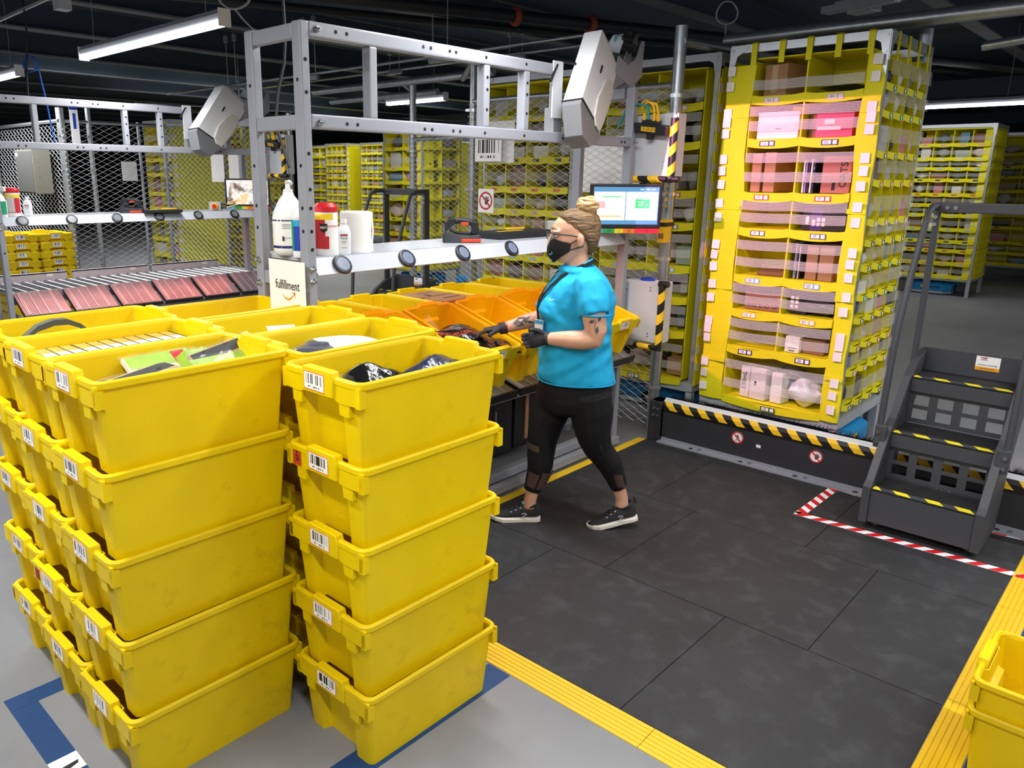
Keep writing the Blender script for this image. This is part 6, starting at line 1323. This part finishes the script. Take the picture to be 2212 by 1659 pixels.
obj('glove_cuff', G().tube([(-.02, 0, 0), (.008, 0, 0)], .0345, 16), M_glove, hN, smooth=60)
for x, y, w, h in ((.005, .0, .006, .022), (.014, .012, .006, .008), (.02, -.004, .006, .014), (.055, -.002, .03, .004), (.06, .01, .02, .004)): obj('glove_print', G().box(x, x + w, y - h / 2, y + h / 2, .0235, .025), mat('glove_print_grey', '#b9b9bd', .6), hN)
fF = basis((.372, -.195, 1.052), (.95, .1, -.12), (-.1, .97, .2)); hF = hand(fF, (R(12), R(18), R(20)), 1.6, ((.03, (.85, .5, -.3)), (.026, (1, .2, -.5))), 'glove', 'black work glove with red cuff edge')
obj('glove_cuff', G().tube([(-.03, 0, 0), (.006, 0, 0)], .033, 16), M_glove, hF, smooth=60); obj('cuff_edge', G().tube([(-.034, 0, 0), (-.028, 0, 0)], .0345, 16), M_redp, hF, smooth=60)
# mask
def face(z, a, off):
    zz, f, b, w = head_at(z); cx = (f + b) / 2; rx = (f - b) / 2 + off; c, s = math.cos(a), math.sin(a); e = 2 / 2.2
    x = cx + rx * math.copysign(abs(c) ** e, c); y = (w + off) * math.copysign(abs(s) ** e, s) * (1 - .18 * max(0, c)); return x, y
M_mask = mat('black_cloth_mask', '#121214', .85, bump=.2, bscale=120)
def maskpt(u, v):
    a = (u - .5) * 2 * R(82); ca = abs(a) / R(82); zt = 1.563 - .03 * ca ** 1.2; zb = 1.43 + .062 * ca ** 1.6; z = zb + (zt - zb) * v
    x, y = face(max(1.436, z), a, .009); bump = .021 * math.exp(-(a / .5) ** 2) * math.sin(math.pi * min(1, .25 + v * .75)) ; x += bump * (1 - .4 * v) + .004 * (1 - v) * math.exp(-(a / .6) ** 2)
    return (x, y, z)
g = G(); g.grid(maskpt, 28, 12); mk = obj('face_mask', g, M_mask, W, smooth=80); md = mk.modifiers.new('t', 'SOLIDIFY'); md.thickness = .003
for s in (-1, 1):
    for z0, z1 in ((1.532, 1.565), (1.5, 1.52)): x0, y0 = face(z0, s * R(80), .008); obj('ear_strap', G().tube([(x0, y0, z0), ((x0 + .005) / 2, s * .08, (z0 + z1) / 2), (-.004, s * .081, z1)], .003, 6), M_mask, mk)
obj('logo_mark', G().tube([(.157, .03, 1.478), (.152, .042, 1.474), (.146, .05, 1.482), (.148, .047, 1.489)], .002, 5), mat('mask_blue', '#2aa8dc', .5), mk)
# glasses
gl = obj('glasses', G().tube([(.004, .08, 1.562), (.06, .082, 1.574), (.13, .07, 1.578), (.142, .062, 1.58)], .0032, 8).tube([(.004, -.08, 1.562), (.06, -.082, 1.574), (.13, -.07, 1.578), (.142, -.062, 1.58)], .0032, 8).tube([(.142, .062, 1.58), (.162, .04, 1.586), (.168, .012, 1.582), (.168, -.012, 1.582), (.162, -.04, 1.586), (.142, -.062, 1.58)], .0032, 8).tube([(.004, .08, 1.562), (-.022, .076, 1.545)], .0032, 8), M_black, W, smooth=50)
for s in (-1, 1):
    pr = [(.168, s * .01, 1.582), (.162, s * .04, 1.586), (.145, s * .06, 1.58), (.143, s * .06, 1.556), (.158, s * .04, 1.545), (.166, s * .014, 1.553)]
    obj('lens', G().add(pr, [tuple(range(6))]), mat('lens_glass', '#e8f0f4', .05, alpha=.15, spec=.8), gl); obj('lens_rim', G().tube(pr[2:] + [pr[0]], .0014, 5), mat('lens_rim_grey', '#6a6c70', .3, .6), gl)
# eyes, brow (upper face above the mask)
for s in (-1, 1):
    obj('eye', G().ell((.1285, s * .034, 1.57), (.011, .014, .008), 12, 8), mat('eye_white', '#e9e4df', .3), W); obj('iris', G().ell((.1385, s * .036, 1.569), (.003, .0065, .006), 10, 6), mat('iris', '#4b5a55', .3), W)
    obj('eyelid', G().ell((.127, s * .034, 1.5755), (.0145, .017, .006), 12, 6), M_skin, W); obj('eyebrow', G().tube([(.143, s * .014, 1.6), (.139, s * .036, 1.607), (.124, s * .054, 1.601)], [.003, .0035, .002], 6), mat('brow', '#7a5a3c', .8), W)
# hair
HA = [(1.472, -.036, -.056, .022), (1.488, -.034, -.07, .044), (1.505, -.03, -.08, .06), (1.53, -.014, -.09, .072), (1.555, .008, -.097, .078), (1.58, .044, -.102, .0805), (1.605, .08, -.104, .0825), (1.63, .104, -.102, .081), (1.665, .112, -.09, .0735), (1.685, .095, -.068, .056), (1.702, .045, -.025, .028)]
g = G(); g.loft([sec(z, f, b, w, 24, 2.3) for z, f, b, w in HA]); obj('hair', remesh(g, 'hair', .005, 3, lambda c: .0015 * mnoise.noise(Vector((c.x * 12, c.y * 70, c.z * 70)))), M_hair, W)
g = G(); g.ell((-.03, 0, 1.712), (.05, .048, .044), 16, 10); rb = random.Random(4)
for k in range(10):
    ax = Vector((rb.uniform(-.5, .5), rb.uniform(-.5, .5), 1)).normalized(); uu = ax.orthogonal().normalized(); vv = ax.cross(uu); hh = -.034 + .0075 * k; rr = math.sqrt(max(.0004, .052 ** 2 - (hh * 1.12) ** 2))
    g.tube([Vector((-.03, 0, 1.712)) + ax * hh + (uu * math.cos(a) + vv * math.sin(a)) * rr for a in [2 * math.pi * q / 20 for q in range(21)]], .0085, 7)
obj('hair_bun', remesh(g, 'hair_bun', .0032, 1), M_hairb, W)
for s in (-1, 1): obj('ear', G().ell((.012, s * .085, 1.548), (.018, .008, .031), 14, 10).ell((.016, s * .091, 1.555), (.011, .004, .018), 10, 8), M_skin, W, smooth=60)
obj('loose_strands', G().tube([(-.06, .02, 1.475), (-.066, .03, 1.45), (-.06, .035, 1.43)], [.004, .002, .001], 5).tube([(-.062, -.01, 1.475), (-.07, .0, 1.445)], [.004, .001], 5), M_hair, W)
# lanyard and badge
M_lan = mat('black_lanyard', '#17181b', .8, spec=.2)
def strip(name, pts, w, m, parent, side=(0, 1, 0)):
    g = G(); rings = []
    for i, p in enumerate(pts):
        p = Vector(p); d = (Vector(pts[min(i + 1, len(pts) - 1)]) - Vector(pts[max(i - 1, 0)])).normalized(); n = Vector((p.x * .8 + .02, p.y, .1)).normalized(); r = d.cross(n).normalized()
        rings.append([p - r * w / 2 - n * .001, p + r * w / 2 - n * .001, p + r * w / 2 + n * .0015, p - r * w / 2 + n * .0015])
    g.loft(rings); return obj(name, g, m, parent, smooth=40)
ln = strip('lanyard', [(-.075, .03, 1.448), (-.05, .075, 1.44), (0, .088, 1.425), (.05, .086, 1.402), (.1, .078, 1.37), (.15, .068, 1.32), (.185, .058, 1.27), (.205, .05, 1.22), (.207, .058, 1.19), (.203, .07, 1.15)], .019, M_lan, W)
strip('lanyard_strap', [(.03, -.082, 1.42), (.1, -.06, 1.375), (.16, -.02, 1.31), (.197, .015, 1.25), (.207, .04, 1.19)], .019, M_lan, ln)
bd = obj('badge', G().box(-.002, .002, -.028, .028, -.085, 0), mat('badge_white', '#e4ecf2', .3), W, loc=(.2, .075, 1.15), rot=(0, R(-4), R(40)), bevel=.003); obj('badge_header', G().box(.002, .003, -.027, .027, -.022, -.003).box(-.003, -.002, -.027, .027, -.022, -.003), mat('badge_blue', '#3d9ed0', .4), bd)
obj('chest_logo', G().tube([(.162, .128, 1.268), (.158, .139, 1.262), (.15, .148, 1.262), (.141, .156, 1.267)], [.002, .003, .003, .0015], 5), mat('logo_white', '#d8eef5', .6), shirt)
# tattoos: thin ink shapes lying on the arms
def ink(parts, base, r, name='tattoo'):
    for (t, a, L, w, rot) in parts:
        i = min(int(t), len(base) - 2); f = t - i; p0, p1 = Vector(base[i][:3]), Vector(base[i + 1][:3]); rad = base[i][3] + (base[i + 1][3] - base[i][3]) * f + .0012
        d = (p1 - p0).normalized(); u = d.cross(Vector((0, 0, 1))); u = (u if u.length > .1 else d.cross(Vector((1, 0, 0)))).normalized(); v = d.cross(u); c = p0.lerp(p1, f); g = G()
        cr, sr = math.cos(rot), math.sin(rot); n = 10; pts = []
        def fn(q, s):
            ll = (q - .5) * L; ww = w * math.sin(math.pi * min(.98, max(.02, q))) * (s - .5); x = ll * cr - ww * sr; y = ll * sr + ww * cr; an = a + y / rad
            return c + d * x + (u * math.cos(an) + v * math.sin(an)) * rad
        g.grid(fn, n, 3); obj(name, g, M_tat, body, smooth=80)
def ang(base, i, world):    # angle on limb i facing the given direction
    p0, p1 = Vector(base[i][:3]), Vector(base[i + 1][:3]); d = (p1 - p0).normalized(); u = d.cross(Vector((0, 0, 1))); u = (u if u.length > .1 else d.cross(Vector((1, 0, 0)))).normalized(); v = d.cross(u); wv = Vector(world); return math.atan2(wv.dot(v), wv.dot(u))
a0 = ang(LARM, 2, (0, 1, .1))
ink([(2.2, a0 - .25, .03, .016, .5), (2.3, a0 + .45, .03, .016, 1.2), (2.85, a0 + .1, .038, .017, .2), (2.5, a0 + .2, .07, .003, .3)], LARM, 0)
a1 = ang(RARM, 5, (0, .9, .45))
ink([(4.9, a1 - .4, .06, .012, .5), (5.1, a1 + .1, .07, .014, -.3), (5.3, a1 + .5, .06, .012, .4), (5.5, a1 - .2, .06, .012, .9), (5.7, a1 + .3, .06, .012, -.5), (5.2, a1 - .1, .04, .008, 1.3), (5.6, a1 - .5, .05, .01, .1), (5.8, a1, .03, .012, 1)], RARM, 0)
# ================================================================== projector light on the tall pod
pl = bpy.data.lights.new('projector_beam', 'SPOT'); pl.energy = 110; pl.color = (1, .34, .6); pl.spot_size = R(80); pl.spot_blend = .02; pl.shadow_soft_size = .008
pl.use_nodes = True; nt = pl.node_tree; em = nt.nodes['Emission']; tc = nt.nodes.new('ShaderNodeTexCoord'); sp = nt.nodes.new('ShaderNodeSeparateXYZ'); nt.links.new(tc.outputs['Normal'], sp.inputs[0])
def _m(op, a, b):
    n = nt.nodes.new('ShaderNodeMath'); n.operation = op
    for i, x in enumerate((a, b)):
        if hasattr(x, 'links'): nt.links.new(x, n.inputs[i])
        elif x is not None: n.inputs[i].default_value = x
    return n.outputs[0]
fx = _m('LESS_THAN', _m('ABSOLUTE', _m('DIVIDE', sp.outputs[0], sp.outputs[2]), None), .36); fy = _m('LESS_THAN', _m('ABSOLUTE', _m('DIVIDE', sp.outputs[1], sp.outputs[2]), None), .52)
nt.links.new(_m('MULTIPLY', fx, fy), em.inputs['Strength'])       # the projector throws a rectangular picture
po = link(bpy.data.objects.new('projector_beam', pl), [o for o in bpy.data.objects if o.name.startswith('projector') and o.type == 'EMPTY'][0])
src = Vector((3.86, 2.62, 2.3)); tgt = Vector((5.25, 2.086, 1.574)); par = po.parent
po.matrix_local = Matrix.Translation(src - par.location) @ (tgt - src).to_track_quat('-Z', 'Y').to_matrix().to_4x4()
